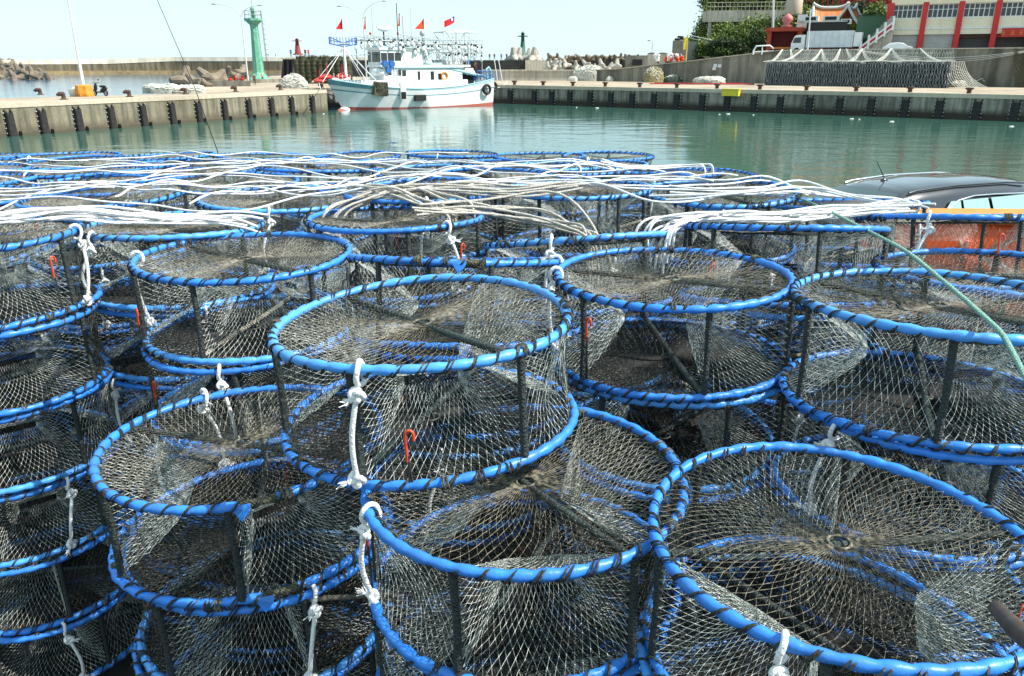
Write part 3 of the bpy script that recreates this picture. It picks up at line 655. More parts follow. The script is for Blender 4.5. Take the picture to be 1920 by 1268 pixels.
# shared meshes, several variants of each
V = {}
V['rim_top'] = [ring_mesh(TH, s).mesh('rim') for s in (1, 2, 3)] + [ring_mesh(TH, 4, gap=(.80, .835)).mesh('rim'), ring_mesh(TH, 5, m='tape_d').mesh('rim')]
V['rim_bot'] = [ring_mesh(0, s).mesh('rim') for s in (11, 12, 13)] + [ring_mesh(0, 14, gap=(.80, .835)).mesh('rim'), ring_mesh(0, 15, m='tape_d').mesh('rim')]
V['lash_top'] = [lash_mesh(TH, s).mesh('lashing') for s in (1, 2)]
V['lash_bot'] = [lash_mesh(0, s).mesh('lashing') for s in (3, 4)]
V['lid'] = [disc_net(TH - .004, s, knots='knot_t').mesh('top_net') for s in (1, 2, 3)]
V['lid_c'] = [disc_net(TH - .004, 9, nA=92, rows=17, r=.00092, knots='knot_t').mesh('top_net')]
V['floor'] = [disc_net(.004, s, nA=96, rows=17, m='net_d', r=.0019).mesh('bottom_net') for s in (4, 5)]  # floor net thickened and blackened to put shade inside the stack
V['side'] = [side_net(s, 0, m=['net_s', 'net_w', 'net_s'][s % 3], knots=[None, 'knot_w', None][s % 3]).mesh('side_net') for s in range(6)]
V['funnel'] = [funnel_net(s, 0).mesh('entrance_funnel') for s in range(4)]
V['rope'] = [tie_rope(s, 0, slack=[.03, .015, .045, .02][s]).mesh('tie_rope') for s in range(4)]
V['hook'] = [hook_mesh(s, 0).mesh('hook') for s in range(3)]
V['post'] = [MB().tube([(TR, 0, .01), (TR - .004, .003, TH / 2), (TR, 0, TH - .01)], [.0125, .0115, .0125], 'rod', 8).mesh('post')]
def bar(z, m):
    mb = MB(); mb.tube([(-TR, 0, z), (-.2, .004, z - .003), (0, 0, z - .004), (.2, -.004, z - .002), (TR, 0, z)], [.0105, .011, .0105, .0115, .01], m, 8)
    P = [(x, .0125 * math.cos(x * 330), z - .003 + .0125 * math.sin(x * 330)) for x in np.linspace(-TR + .02, TR - .02, 420)]
    mb.tube(P, .0018, 'twine', 3); return mb.mesh('crossbar')
V['bar_top'] = [bar(TH - .02, 'rod_g')]; V['bar_bot'] = [bar(.02, 'rod_g'), bar(.02, 'wood')]
def simple_trap():
    mb = MB()
    for z in (0, TH):
        mb.tube(ringpts(72, TR, z), TUBE, 'tape', 6, closed=True)
        P = []
        for i in range(NL * 6):
            a = 2 * math.pi * i / (NL * 6); ph = NL * a; q = TR + TUBE * 1.12 * math.cos(ph); P.append((q * math.cos(a), q * math.sin(a), z + TUBE * 1.12 * math.sin(ph)))
        mb.tube(P, .003, 'twine', 3, closed=True)
    for k in range(6):
        a = k * math.pi / 3; mb.tube([(TR * math.cos(a), TR * math.sin(a), 0), (TR * math.cos(a), TR * math.sin(a), TH)], .012, 'rod', 6)
    n = 90
    S = [[((TR - .02 * math.sin(math.pi * i / 11)) * math.cos((j + (i % 2) / 2) * 2 * math.pi / n), (TR - .02 * math.sin(math.pi * i / 11)) * math.sin((j + (i % 2) / 2) * 2 * math.pi / n), TH * i / 11) for j in range(n)] for i in range(12)]
    diamond(np.array(S), .0010, 'net_d', mb)  # lower traps netted in black, the stack's inner shade as colour
    S = [[((TR - (TR - .03) * i / 12) * math.cos((j + (i % 2) / 2) * 2 * math.pi / n), (TR - (TR - .03) * i / 12) * math.sin((j + (i % 2) / 2) * 2 * math.pi / n), TH - .006) for j in range(n)] for i in range(13)]
    diamond(np.array(S), .0010, 'net_d', mb)
    return mb.mesh('crab_trap')
SIMPLE = simple_trap()
def nobj(name, me, parent, rz=0):
    o = bpy.data.objects.new(name, me); COL.objects.link(o); o.parent = parent; o.rotation_euler = (0, 0, rz); return o
def make_trap(loc, rz, tilt, label, seed, rope=None, hook=None, gap=False, coarse=False, sub=True):
    rr = random.Random(seed * 31 + 7)
    t = empty('crab_trap', loc, 0); t.rotation_mode = 'XYZ'
    t.rotation_euler = (math.atan(tilt[1]), -math.atan(tilt[0]), 0)
    tag(t, label, 'crab trap', 'blue-rimmed crab traps stacked on the quay')
    ci = 3 if gap else rr.choice([0, 1, 2, 4])
    gz = (math.atan2(-.9, gap) - .8175 * 2 * math.pi) if gap else rr.random() * 6.28
    a = nobj('rim', V['rim_top'][ci], t, gz); b = nobj('rim', V['rim_bot'][3 if gap else rr.choice([0, 1, 2, 4])], t, gz + .05 if gap else rr.random() * 6.28)
    nobj('lashing', V['lash_top'][seed % 2], a, rr.random()); nobj('lashing', V['lash_bot'][seed % 2], b, rr.random())
    for k in range(6): nobj('post', V['post'][0], t, rz + k * math.pi / 3)
    nobj('top_net', (V['lid_c'] if coarse else V['lid'])[0 if coarse else seed % 3], t, rr.random() * 6.28)
    nobj('bottom_net', V['floor'][seed % 2], t, rr.random() * 6.28)
    for k in range(3):
        nobj('side_net', V['side'][(seed + k * 2) % 6], t, rz + (2 * k + 1) * math.pi / 3)
        nobj('entrance_funnel', V['funnel'][(seed + k) % 4], t, rz + 2 * k * math.pi / 3)
    nobj('crossbar', V['bar_top'][0], t, rz + math.pi / 3); nobj('crossbar', V['bar_bot'][rr.choice([0, 0, 1])], t, rz - .02)
    if rope is not None: nobj('tie_rope', V['rope'][seed % 4], t, rope)
    if hook is not None: nobj('hook', V['hook'][seed % 3], t, hook)
    return t
S_ = 1.33
TOPS = []        # (x, y, z of top net, tilt) for the ropes that lie over them
LV = ['topmost trap', 'second trap down', 'third trap down', 'fourth trap down', 'fifth trap down', 'sixth trap down', 'seventh trap down', 'bottom trap']
GZ = CAM_H - 3.2
PIT = TH + .034
def stack(x, y, zt, tilt, where, seed, rope=None, hook=None, gap=None, coarse=False, rz=None, full=4, maxn=8, stepx=0):
    """zt: height of the top ring over the ground datum, from camera-relative fit"""
    rr = random.Random(seed); z = CAM_H + zt * S_; X, Y = x * S_, y * S_
    TOPS.append((X, Y, z, tilt)); n = min(maxn, int((z - GZ - .0) / PIT + .12)); base = z - TH
    for l in range(n):
        first = l == 0
        jx, jy = (0, 0) if first else (rr.uniform(-.018, .018), rr.uniform(-.018, .018))
        fade = max(0, 1 - l * .35)
        lab = '%s %s' % (LV[l], where)
        zz = base - l * PIT
        if zz < GZ + .01: break
        r0 = (rz if rz is not None else rr.random() * 1.05) if first else rr.random() * 1.05
        if l < full:
            make_trap((X + jx, Y + jy, zz), r0, (tilt[0] * fade, tilt[1] * fade), lab, seed + l * 5,
                      rope=rope if first else (rr.uniform(-2.6, -.6) if rr.random() < .55 else None),
                      hook=hook if first else (rr.uniform(-2.4, -.8) if rr.random() < .5 else None), gap=gap if first else False, coarse=coarse and first)
        else:
            o = bpy.data.objects.new('crab_trap', SIMPLE); COL.objects.link(o); o.location = (X + jx, Y + jy, zz); o.rotation_euler = (0, 0, r0)
            tag(o, lab, 'crab trap', 'blue-rimmed crab traps stacked on the quay')
    return z
# tilt = (dz/dx, dz/dy); rope/hook angles: 0 = +x, -pi/2 = towards the camera
A_ = -1.57
def px_ang(X, Y, px):  # angle on the front of the ring seen at a given column
    best = min(range(-175, -5), key=lambda d: abs(960 + F_PX * (X + .36 * math.cos(R_(d))) / ((Y + .36 * math.sin(R_(d))) * math.cos(PITCH) + .65 * math.sin(PITCH)) - px)); return R_(best)
FRONT = [
 # x, y, z, tilt, description, kw
 ('A', -.21, 1.816, -.592, (.045, -.01), 'raised in the centre foreground, knotted rope on its front', dict(rope=px_ang(-.21, 1.816, 690), hook=px_ang(-.21, 1.816, 765), rz=-1.57 - .32, maxn=1)),
 ('B', -.726, 1.894, -.962, (.03, 0), 'of the front stack left of the raised centre trap', dict(gap=.42, rz=-1.35, rope=2.2, hook=-.25)),
 ('C', .037, 1.589, -.905, (.02, .02), 'of the front stack right below the raised centre trap', dict(coarse=True, rz=-1.57 - .42, rope=-2.75, hook=-2.95)),
 ('D', .643, 1.301, -.875, (.0, .01), 'of the nearest stack, bottom right corner', dict(coarse=True, rz=-.95, rope=px_ang(.643, 1.301, 1500))),
 ('E', .507, 2.339, -.622, (.02, -.01), 'of the stack right of the raised centre trap', dict(rz=-1.57 + .08, hook=px_ang(.507, 2.339, 1108), rope=3.05)),
 ('F', 1.125, 1.94, -.588, (.0, -.05), 'of the right edge stack under the green rope', dict(rz=-1.97, rope=None)),
 ('G', -.941, 2.666, -.636, (.01, -.0), 'of the stack left behind the raised centre trap', dict(rope=px_ang(-.941, 2.666, 262), hook=-2.55, rz=-1.7)),
 ('H', -.2, 2.58, -.642, (-.02, -.235), 'of the stack directly behind the raised centre trap', dict(gap=.2, rz=-1.2, rope=-.35)),
 ('I', .27, 3.02, -.665, (.06, -.22), 'of the tilted-lid stack behind right of the centre trap', dict(rope=px_ang(.27, 3.02, 1048), rz=-1.9)),
 ('J', -1.416, 3.2, -.64, (0, -.05), 'of the left stack just before the white rope bundle', dict(rope=px_ang(-1.416, 3.2, 175), rz=-1.45)),
 ('K', -1.93, 2.72, -.585, (.04, -.03), 'of the tall stack at the left edge', dict(hook=-.35, rope=.1, rz=-1.2, full=8)),
 ('M', -.488, 3.2, -.61, (0, -.06), 'of the stack below the draped cream ropes, left of centre', dict(rope=px_ang(-.488, 3.2, 838), hook=px_ang(-.488, 3.2, 860), rz=-1.3)),
 ('N', 1.03, 2.88, -.59, (-.03, -.2), 'of the stack under the thick white rope heap', dict(rz=-1.57, hook=-2.6)),
 ('O', 1.83, 3.15, -.60, (0, -.19), 'of the right stack just before the orange tub', dict(rope=px_ang(1.83, 3.15, 1750), hook=px_ang(1.83, 3.15, 1880), rz=-1.4)),
 ('P', 1.62, 2.52, -.66, (0, -.04), 'of the right edge stack between green rope and orange tub', dict(rz=-1.1)),
]
for i, (nm, x, y, z, tl, wh, kw) in enumerate(FRONT):
    stack(x, y, z, tl, wh, i + 1, **kw)
ROWS = [(3.78, [-2.72, -1.95, -1.17, -.42, .33, 1.02, 1.62]), (4.42, [-3.1, -2.36, -1.6, -.84, -.08, .66, 1.38]), (5.06, [-3.5, -2.75, -2.0, -1.25, -.5, .25, 1.0]),
        (5.72, [-3.9, -3.15, -2.4, -1.65, -.88, -.12, .64, 1.44]), (6.36, [-4.3, -3.52, -2.76, -2.0, -1.25, -.5, .24, .80])]
rn = ['fifth row from the water', 'fourth row from the water', 'third row from the water', 'second row from the water', 'row nearest the water']
for ri, (y, xs) in enumerate(ROWS):
    for ci, x in enumerate(xs):
        sd_ = 100 + ri * 20 + ci; rr = random.Random(sd_)
        zt = [-.6, -.63, -.65, -.68, -.70][ri] + rr.uniform(-.03, .02) * (1 if ri < 3 else .6)
        y_ = y + rr.uniform(-.05, .05)
        tl_ = (rr.uniform(-.035, .035), rr.uniform(-.06, .02))
        if ri == 3 and ci == 7: y_, zt = 5.78, -.785
        if ri == 1 and ci == 6: zt = -.755
        if ri == 0 and ci == 6: y_, zt, tl_ = 3.78, -.65, (.02, -.12)
        stack(x + rr.uniform(-.03, .03), y_, zt, tl_, 'of the %s stack from the left, %s' % (ORD[ci], rn[ri]), sd_,
              rope=rr.uniform(-2.6, -.6) if rr.random() < .6 else None, hook=rr.uniform(-2.4, -.8) if rr.random() < .3 else None, full=1 if ri > 0 else 2)

# ---------------------------------------------------------------- ropes over the stacks
def surf(x, y):
    best = None
    for (X, Y, z, tl) in TOPS:
        dx, dy = x - X, y - Y; d = math.hypot(dx, dy)
        h = z + tl[0] * dx + tl[1] * dy - max(0, d - TR) * .9
        if best is None or h > best: best = h
    return best
def drape(pts, lift=.026, n=10, seed=0, wob=.035, smooth=5, ends=False):
    """pts: (x, y) polyline in metres, resampled, wandering, laid over the trap tops"""
    rr = random.Random(seed); P = []
    for (a, b) in zip(pts[:-1], pts[1:]):
        L = math.dist(a, b); k = max(2, int(L / .06))
        for i in range(k): P.append((a[0] + (b[0] - a[0]) * i / k, a[1] + (b[1] - a[1]) * i / k))
    P.append(pts[-1]); f1, f2, p1, p2 = rr.uniform(1.1, 1.9), rr.uniform(2.8, 4.6), rr.random() * 6, rr.random() * 6
    Q = []
    for i, (x, y) in enumerate(P):
        s = i * .06; y2 = y + wob * (1.6 * math.sin(f1 * s + p1) + .7 * math.sin(f2 * s + p2)); x2 = x + wob * .5 * math.sin(f2 * s * .7 + p2)
        Q.append([x2, y2, surf(x2, y2) + lift])
    Z = [q[2] for q in Q]
    up = list(Z)
    for _ in range(60):    # taut line that rests on the high points
        for i in range(1, len(Z) - 1): up[i] = max(Z[i], (up[i - 1] + up[i + 1]) / 2 - .0012)
    hop = rr.uniform(.008, .022) if ends is False else .0
    o1, o2, q1, q2 = rr.uniform(6, 9), rr.uniform(11, 15), rr.random() * 6, rr.random() * 6
    for i, (q, z) in enumerate(zip(Q, up)): q[2] = z + hop * (1 + .7 * math.sin(o1 * i * .06 + q1) + .5 * math.sin(o2 * i * .06 + q2)); q[1] += 1.6 * hop * math.sin(o1 * i * .06 + q2)
    for _ in range(min(smooth, 3)):
        Q = [Q[0]] + [[(Q[i - 1][c] + 2 * Q[i][c] + Q[i + 1][c]) / 4 for c in range(3)] for i in range(1, len(Q) - 1)] + [Q[-1]]
    return Q
rp_i = 0
def rope_px(pl, label, seed, wob=.035, r=.0085, m='rope', z=-.62):
    """pl given as points over the stacks"""
    pts = [(p[0], p[1]) for p in pl]
    mb = MB(); mb.tube(drape(pts, seed=seed, wob=wob, lift=.018 + r), r, m, 6); o = mb.build('rope'); tag(o, label, 'rope', 'long white ropes lying over the traps'); return o
def onlid(px, py, zr=-.66): p = onz(px, py, CAM_H + zr * S_ + .02); return (p.x, p.y)
lines = []
for i in range(14):
    y0 = 287 + i * 8.0 + (i % 3) * 4
    row = []
    rr = random.Random(500 + i)
    xr = [1000, 1180, 1290, 1330, 1400, 1430, 1500, 1540, 1560][min(8, i * 5 // 7)] - rr.uniform(0, 160)
    xl = -60 if rr.random() < .62 else rr.uniform(60, 420)
    k = 6
    for j in range(k):
        u = j / (k - 1); row.append(onlid(xl + (xr - xl) * u, y0 + rr.uniform(-9, 9) * (1 + i * .06) - (4 if i < 8 else 0)))
    lines.append(row)
for i, row in enumerate(lines):
    rope_px(row, 'white rope snaking across the trap lids, %s one counted from the water' % ORD[i], 40 + i, wob=.10, r=.0066)
# diagonal crossing ropes
for i in range(6):
    rr = random.Random(700 + i); xa = 40 + i * 165; ya = rr.uniform(385, 400); xb = xa + rr.uniform(280, 480); yb = rr.uniform(300, 325)
    if xb > 1350: xb = 1350
    rope_px([onlid(xa, ya), onlid((xa + xb) / 2, (ya + yb) / 2 + rr.uniform(-9, 9)), onlid(xb, yb)], 'white rope crossing the others slantwise over the lids, %s from the left' % ORD[i], 80 + i, wob=.12, r=.0070)
def bundle(name, paths, label, m='rope', r=.0072, n=8, spread=.06, seed=0, tails=None):
    rr = random.Random(seed); mb = MB()
    for q in range(n):
        for pl in paths:
            ox, oy = rr.uniform(-spread, spread), rr.uniform(-spread, spread)
            pts = [(p[0] + ox + rr.uniform(-spread, spread) * .4, p[1] + oy + rr.uniform(-spread, spread) * .5) for p in pl]
            D = drape(pts, lift=.02 + rr.uniform(0, .05), seed=seed * 50 + q, wob=rr.uniform(.03, .07), smooth=7)
            if tails:
                x, y, z = D[-1]; dx, dy, L = tails[0] + rr.uniform(-.04, .04), tails[1] + rr.uniform(-.03, .03), tails[2] * rr.uniform(.7, 1.15)
                for t in np.linspace(.1, 1, 9): D.append([x + dx * min(1, t * 1.6), y + dy * min(1, t * 1.6), z + .02 * math.sin(t * 3) - L * t ** 1.7])
                for _ in range(3): D = [D[0]] + [[(D[i - 1][c] + 2 * D[i][c] + D[i + 1][c]) / 4 for c in range(3)] for i in range(1, len(D) - 1)] + [D[-1]]
            mb.tube(D, r, m, 6)
    return tag(mb.build(name), label, 'rope bundle')
bundle('rope_bundle', [[onlid(-60, 437, -.6), onlid(150, 425, -.6), onlid(330, 412, -.6), onlid(470, 408, -.6)]], 'thick bundle of white ropes running in from the left edge over the lids', seed=1, n=12, spread=.06)
bundle('rope_bundle', [[onlid(1080, 372, -.6), onlid(960, 376, -.6), onlid(830, 374, -.6), onlid(745, 377, -.6), onlid(660, 384, -.6)]], 'cream ropes running over the lids and falling towards the camera left of centre', m='rope_c', seed=2, n=7, spread=.05, tails=(-.16, -.12, .22))
bundle('rope_bundle', [[onlid(640, 372, -.6), onlid(720, 377, -.6), onlid(800, 392, -.6)]], 'short fan of cream rope ends spread on a lid at the centre', m='rope_c', seed=3, n=7, spread=.07, tails=(.16, -.1, .12))
bundle('rope_bundle', [[onlid(780, 398, -.6), onlid(900, 390, -.6), onlid(1010, 378, -.58), onlid(1075, 380, -.57), onlid(1095, 388, -.57)]], 'hank of cream ropes curling down over a rim right of centre', m='rope_c', seed=4, n=10, spread=.045, tails=(.08, -.05, .42))
bundle('rope_bundle', [[onlid(1700, 385, -.57), onlid(1560, 390, -.58), onlid(1450, 398, -.58), onlid(1340, 398, -.58), onlid(1265, 402, -.57)]], 'thick heap of white ropes on the tilted lid at the right', seed=5, n=13, spread=.06, tails=(-.08, -.07, .2))
bundle('rope_bundle', [[onlid(1230, 375, -.6), onlid(1300, 372, -.58), onlid(1400, 377, -.6), onlid(1520, 368, -.6), onlid(1640, 372, -.58), onlid(1725, 378, -.57)]], 'loose loops of white rope behind the heap near the black car', seed=6, n=4, spread=.12)
bundle('rope_bundle', [[onlid(1130, 318, -.66), onlid(1210, 314, -.66), onlid(1300, 316, -.67), onlid(1322, 318, -.67)]], 'small coil of white rope on a far lid next to the water', seed=7, n=5, spread=.07, tails=(.02, -.06, .12))
# mint green rope, taut
g0 = onz(1447, 349, CAM_H - .70 * S_); g1 = aty(1700, 470, 2.9); g2 = aty(1880, 625, 2.0); g3 = aty(1935, 730, 1.7)
mb = MB(); gp = []
ctl = [g0, aty(1560, 398, 4.2), g1, aty(1800, 553, 2.4), g2, g3]
for a, b in zip(ctl[:-1], ctl[1:]):
    for i in range(12): gp.append(a.lerp(b, i / 12))
gp.append(g3)
for _ in range(4): gp = [gp[0]] + [(gp[i - 1] + gp[i] * 2 + gp[i + 1]) / 4 for i in range(1, len(gp) - 1)] + [gp[-1]]
mb.tube(gp, .0068, 'rope_g', 8)
tw = []
for ph in (0, 3.14):
    mb.tube([gp[0].lerp(gp[0], 0) if False else gp[min(int(i / 8), len(gp) - 2)].lerp(gp[min(int(i / 8) + 1, len(gp) - 1)], (i % 8) / 8) + Vector((math.cos(i * .8 + ph), 0, math.sin(i * .8 + ph))) * .0045 for i in range((len(gp) - 1) * 8)], .0042, 'rope_g', 5)
tag(mb.build('green_rope'), 'taut pale green rope slanting down over the traps at the right', 'rope')
# thin fishing rod standing up from the stacks
mb = MB(); p0 = onz(408, 284, CAM_H - .70 * S_); p1 = aty(293, -4, p0.y + .3); p2 = aty(270, -60, p0.y + .35)
mb.tube([p0 - Vector((0, 0, .2)), p0, p0.lerp(p1, .45) + Vector((.03, 0, 0)), p1, p2], [.006, .0055, .004, .003, .002], 'black', 6)
tag(mb.build('fishing_rod'), 'thin black rod leaning left above the back rows of traps', 'rod')
# brown handle at the right edge
mb = MB(); q0 = aty(1868, 1140, 1.12); q1 = aty(1905, 1180, 1.0); q2 = aty(1990, 1250, .85)
mb.tube([q0 + (q0 - q1) * .03, q0, q1, q2], [.006, .013, .0165, .018], mat('brown_handle', (.09, .06, .045), .5, noise=.5, nscale=40), 10)
tag(mb.build('pole'), 'brown handle of a pole poking in at the lower right edge', 'pole')
# ---------------------------------------------------------------- far quay objects
# trap pile behind the bow and hut
def pot_stack(x, y, z, n, r, h, m, rs, mb):
    for k in range(n):
        cx, cy = x + rs.uniform(-.05, .05), y + rs.uniform(-.05, .05); z0 = z + k * h
        for zz in (z0 + .05, z0 + h - .05): mb.tube([(cx + r * math.cos(a), cy + r * math.sin(a), zz) for a in np.linspace(0, 6.283, 11)[:-1]], .045, m, 4, closed=True)
        A = [(cx + r * math.cos(a), cy + r * math.sin(a), z0) for a in np.linspace(0, 6.283, 19)]; B = [(cx + r * math.cos(a + .35), cy + r * math.sin(a + .35), z0 + h) for a in np.linspace(0, 6.283, 19)]
        mb.strands(A, B, .03, m)
        B2 = [(cx + r * math.cos(a - .35), cy + r * math.sin(a - .35), z0 + h) for a in np.linspace(0, 6.283, 19)]; mb.strands(A, B2, .03, m)
M['pot_green'] = mat('weathered_green_pots', (.13, .13, .08), .8, .2, noise=.6, nscale=1.5)
M['pot_in'] = mat('dark_pot_net', (.05, .052, .04), .9, .2, noise=.5, nscale=3)
M['pot_blue'] = mat('navy_plastic_pots', (.045, .065, .095), .6, .4, col2=(.015, .024, .036), nscale=2)
k = 0
for row in range(3):
    for i in range(9):
        px = 560 + i * 11 + row * 4; p = onz(px, 157 - row * 2.2, QZ); s_ = math.hypot(p.x, p.y) / F_PX
        mb = MB(); rs = np.random.RandomState(k); n = 6 + (k * 7) % 2; r = .52; pot_stack(0, 0, 0, n, r, .62, 'pot_green', rs, mb)
        mb.lathe([(0, .02), (r * .86, .02), (r * .86, n * .62 - .05), (0, n * .62 - .05)], 'pot_in', n=10)
        for q in range(14): a = rs.rand() * 6.28; mb.strands([(r * math.cos(a), r * math.sin(a), n * .62)], [(r * 1.1 * math.cos(a + .5), r * 1.1 * math.sin(a + .5), n * .62 + .2)], .02, 'pot_green')
        tag(mb.build('pot_stack', loc=p), 'weathered green pots behind the bow, %s row, %s stack from left' % (['front', 'middle', 'rear'][row], ORD[i]), 'pot stack', 'stacks of weathered green pots behind the bow'); k += 1
# concrete hut with black cloth
p = onz(558, 149.5, QZ); s_ = p.y * .9 / F_PX; t = empty('concrete_hut', p); tag(t, 'low concrete hut with black cloth over its side on the pier end', 'hut')
kid(MB().box((.6, 3, 19 * s_), (64 * s_, 6, 38 * s_), 'wallc'), 'wall', t); kid(MB().box((.6, 3, 39 * s_), (68 * s_, 6.6, 2 * s_), 'wallp'), 'roof', t)
G = [[(-24 * s_ + 24 * s_ * v * .9 + (1 - u) * -7 * s_ * (1), -.15 - .4 * (1 - u) - .2 * math.sin(v * 14 + u * 3), (3 + 35 * u - 5 * v * u * 0) * s_) for v in np.linspace(0, 1, 22)] for u in np.linspace(0, 1, 10)]
kid(MB().grid(G, 'dark_cloth'), 'cloth', t)
# block walls round the pier end
for i, (a, b, y0, hh, lab) in enumerate([(372, 470, 163, 9, 'low grey concrete parapet on the pier end left of the thin lamp post'), (468, 530, 156, 6, 'short grey concrete kerb wall at the foot of the green beacon')]):
    p = onz(a, y0, QZ); q = onz(b, y0 - 1, QZ); s_ = math.hypot(p.x, p.y) / F_PX; d = q - p
    tag(MB().box((0, .5, hh * s_ / 2), (d.length, 1, hh * s_), 'wallc').build('parapet', loc=((p + q) / 2), rz=math.atan2(d.y, d.x)), lab, 'wall')
p = onz(448, 156, QZ)
# seawall right of the boat, low stepped wall, tetrapods, distant hut
Y1 = 205
def slab(x0, x1, y0, y1, Y, th, m, name, label, cat, cap=None):
    a, b = aty(x0, y1, Y), aty(x1, y1, Y); top = aty(x0, y0, Y).z; t = empty(name, (a.x, Y, a.z)); tag(t, label, cat)
    w_ = b.x - a.x; h = top - a.z; kid(MB().box((w_ / 2, th / 2, h / 2 - 1), (w_, th, h + 2), m), 'wall', t)
    if cap: kid(MB().box((w_ / 2, th / 2, h + .15), (w_ + .4, th + .4, .3), cap), 'cap', t)
    return t
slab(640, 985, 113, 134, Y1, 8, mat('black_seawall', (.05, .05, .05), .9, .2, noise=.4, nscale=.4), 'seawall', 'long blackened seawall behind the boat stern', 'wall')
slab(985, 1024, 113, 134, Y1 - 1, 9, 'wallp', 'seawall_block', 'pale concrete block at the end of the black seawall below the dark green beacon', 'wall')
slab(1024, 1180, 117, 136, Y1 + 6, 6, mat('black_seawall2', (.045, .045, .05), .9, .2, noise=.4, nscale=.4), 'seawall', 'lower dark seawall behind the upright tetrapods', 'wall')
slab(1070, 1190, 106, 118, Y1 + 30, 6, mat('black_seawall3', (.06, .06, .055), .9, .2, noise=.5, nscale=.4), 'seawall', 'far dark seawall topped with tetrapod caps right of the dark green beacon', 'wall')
slab(905, 1078, 134, 152, 160, 2, 'wallp', 'parapet', 'long low tan parapet with a pipe on it beside the boat stern', 'wall', cap='wallp')
slab(1176, 1214, 104, 128, 185, 4, 'wallc', 'shed', 'small concrete shed below the tetrapod caps right of centre', 'shed')
p = aty(1195, 117, 184.6); tag(MB().box((0, 0, 0), (2.2, .2, 1.2), 'black').build('shed_opening', loc=(p.x, 184.8, p.z)), 'dark opening of the small concrete shed', 'opening')
rr = random.Random(9)
for i, (px, Y, sz) in enumerate([(963, 212, 2.5), (972, 214, 2.5), (991, 213, 2.3), (1000, 211, 2.6), (967, 217, 2.3), (1008, 215, 1.8)]):
    q = aty(px, 110, Y); tetra((q.x, q.y, q.z + .3), sz, (rr.uniform(-.2, .2), rr.uniform(-.2, .2), rr.random() * 6), 'pale upright tetrapod at the foot of the dark green beacon, %s from the left' % ORD[[0, 2, 3, 4, 1, 5][i]], 'tetrapods round the dark green beacon', 1)
for i, px in enumerate([1031, 1038, 1045, 1060, 1068, 1071, 1078, 1084, 1096, 1104, 1112, 1124, 1136, 1148, 1155, 1164, 1176, 1184, 1192]):
    q = aty(px, 108, Y1 + 28); tetra((q.x, q.y, q.z + rr.uniform(-.7, .1)), rr.uniform(1.0, 1.7), (rr.random() * 6, rr.random() * 6, 0), 'weathered tetrapod capping the far dark seawall, %s from the left' % ORD[i], 'tetrapods on the far seawall')
for i, px in enumerate([1028, 1035, 1048, 1060, 1080, 1098, 1113, 1127, 1142, 1156, 1039]):
    q = aty(px, 130, 186); tetra((q.x, q.y, QZ + rr.uniform(2.2, 3.2) - .3), rr.uniform(1.2, 1.9), (rr.uniform(-.5, .5), rr.uniform(-.5, .5), rr.random() * 6), 'tetrapod standing before the lower dark seawall, %s from the left' % ORD[[0, 1, 3, 4, 5, 6, 7, 8, 9, 10, 2][i]], 'tetrapods before the lower seawall', 1)
# people on the far wall and on the pier
def person(p, h, shirt, trous, label, seed=0, sit=False, rz=0):
    V_ = [(0, 0, .53), (0, 0, .7), (0, .0, .82), (0, 0, .87), (0, 0, .94), (-.09, 0, .81), (-.13, .02, .64), (-.11, -.08, .5), (.09, 0, .81), (.13, .02, .64), (.12, -.05, .49), (-.05, 0, .5), (-.06, -.02, .28), (-.06, .02, .03), (.05, 0, .5), (.07, .02, .28), (.07, .04, .03), (-.06, -.06, .015), (.07, -.04, .015)]
    if sit:
        V_ = [(0, 0, .28), (0, -.02, .45), (0, -.05, .57), (0, -.06, .61), (0, -.08, .68), (-.09, -.04, .56), (-.12, -.12, .42), (-.07, -.22, .36), (.09, -.04, .56), (.12, -.12, .42), (.07, -.22, .36), (-.05, 0, .26), (-.07, -.22, .28), (-.07, -.2, .03), (.05, 0, .26), (.08, -.22, .28), (.08, -.2, .03), (-.07, -.27, .015), (.08, -.27, .015)]
    E = [(0, 1), (1, 2), (2, 3), (3, 4), (2, 5), (5, 6), (6, 7), (2, 8), (8, 9), (9, 10), (0, 11), (11, 12), (12, 13), (0, 14), (14, 15), (15, 16), (13, 17), (16, 18)]
    rad = [.085, .08, .07, .035, .06, .04, .03, .022, .04, .03, .022, .06, .042, .028, .06, .042, .028, .022, .022]
    me = bpy.data.meshes.new('person'); me.from_pydata([tuple(c * h for c in v) for v in V_], E, []); o = bpy.data.objects.new('person', me); COL.objects.link(o)
    md = o.modifiers.new('s', 'SKIN'); md.use_smooth_shade = True
    for i, sv in enumerate(me.skin_vertices[0].data): sv.radius = (rad[i] * h, rad[i] * h * .8); sv.use_root = (i == 0)
    o.modifiers.new('u', 'SUBSURF').levels = 1
    dg = bpy.context.evaluated_depsgraph_get(); ev = o.evaluated_get(dg); m2 = bpy.data.meshes.new_from_object(ev); o.modifiers.clear(); o.data = m2
    m2.materials.clear()
    for m in (M['skin'], M[shirt], M[trous], M['black']): m2.materials.append(m)
    hz = .68 if sit else .94
    for f in m2.polygons:
        z = f.center.z / h; f.material_index = 3 if z > hz + .0 else 0 if z > hz - .09 else 1 if z > (.3 if sit else .52) else 2
    o.location = p; o.rotation_euler = (0, 0, rz); tag(o, label, 'person'); return o
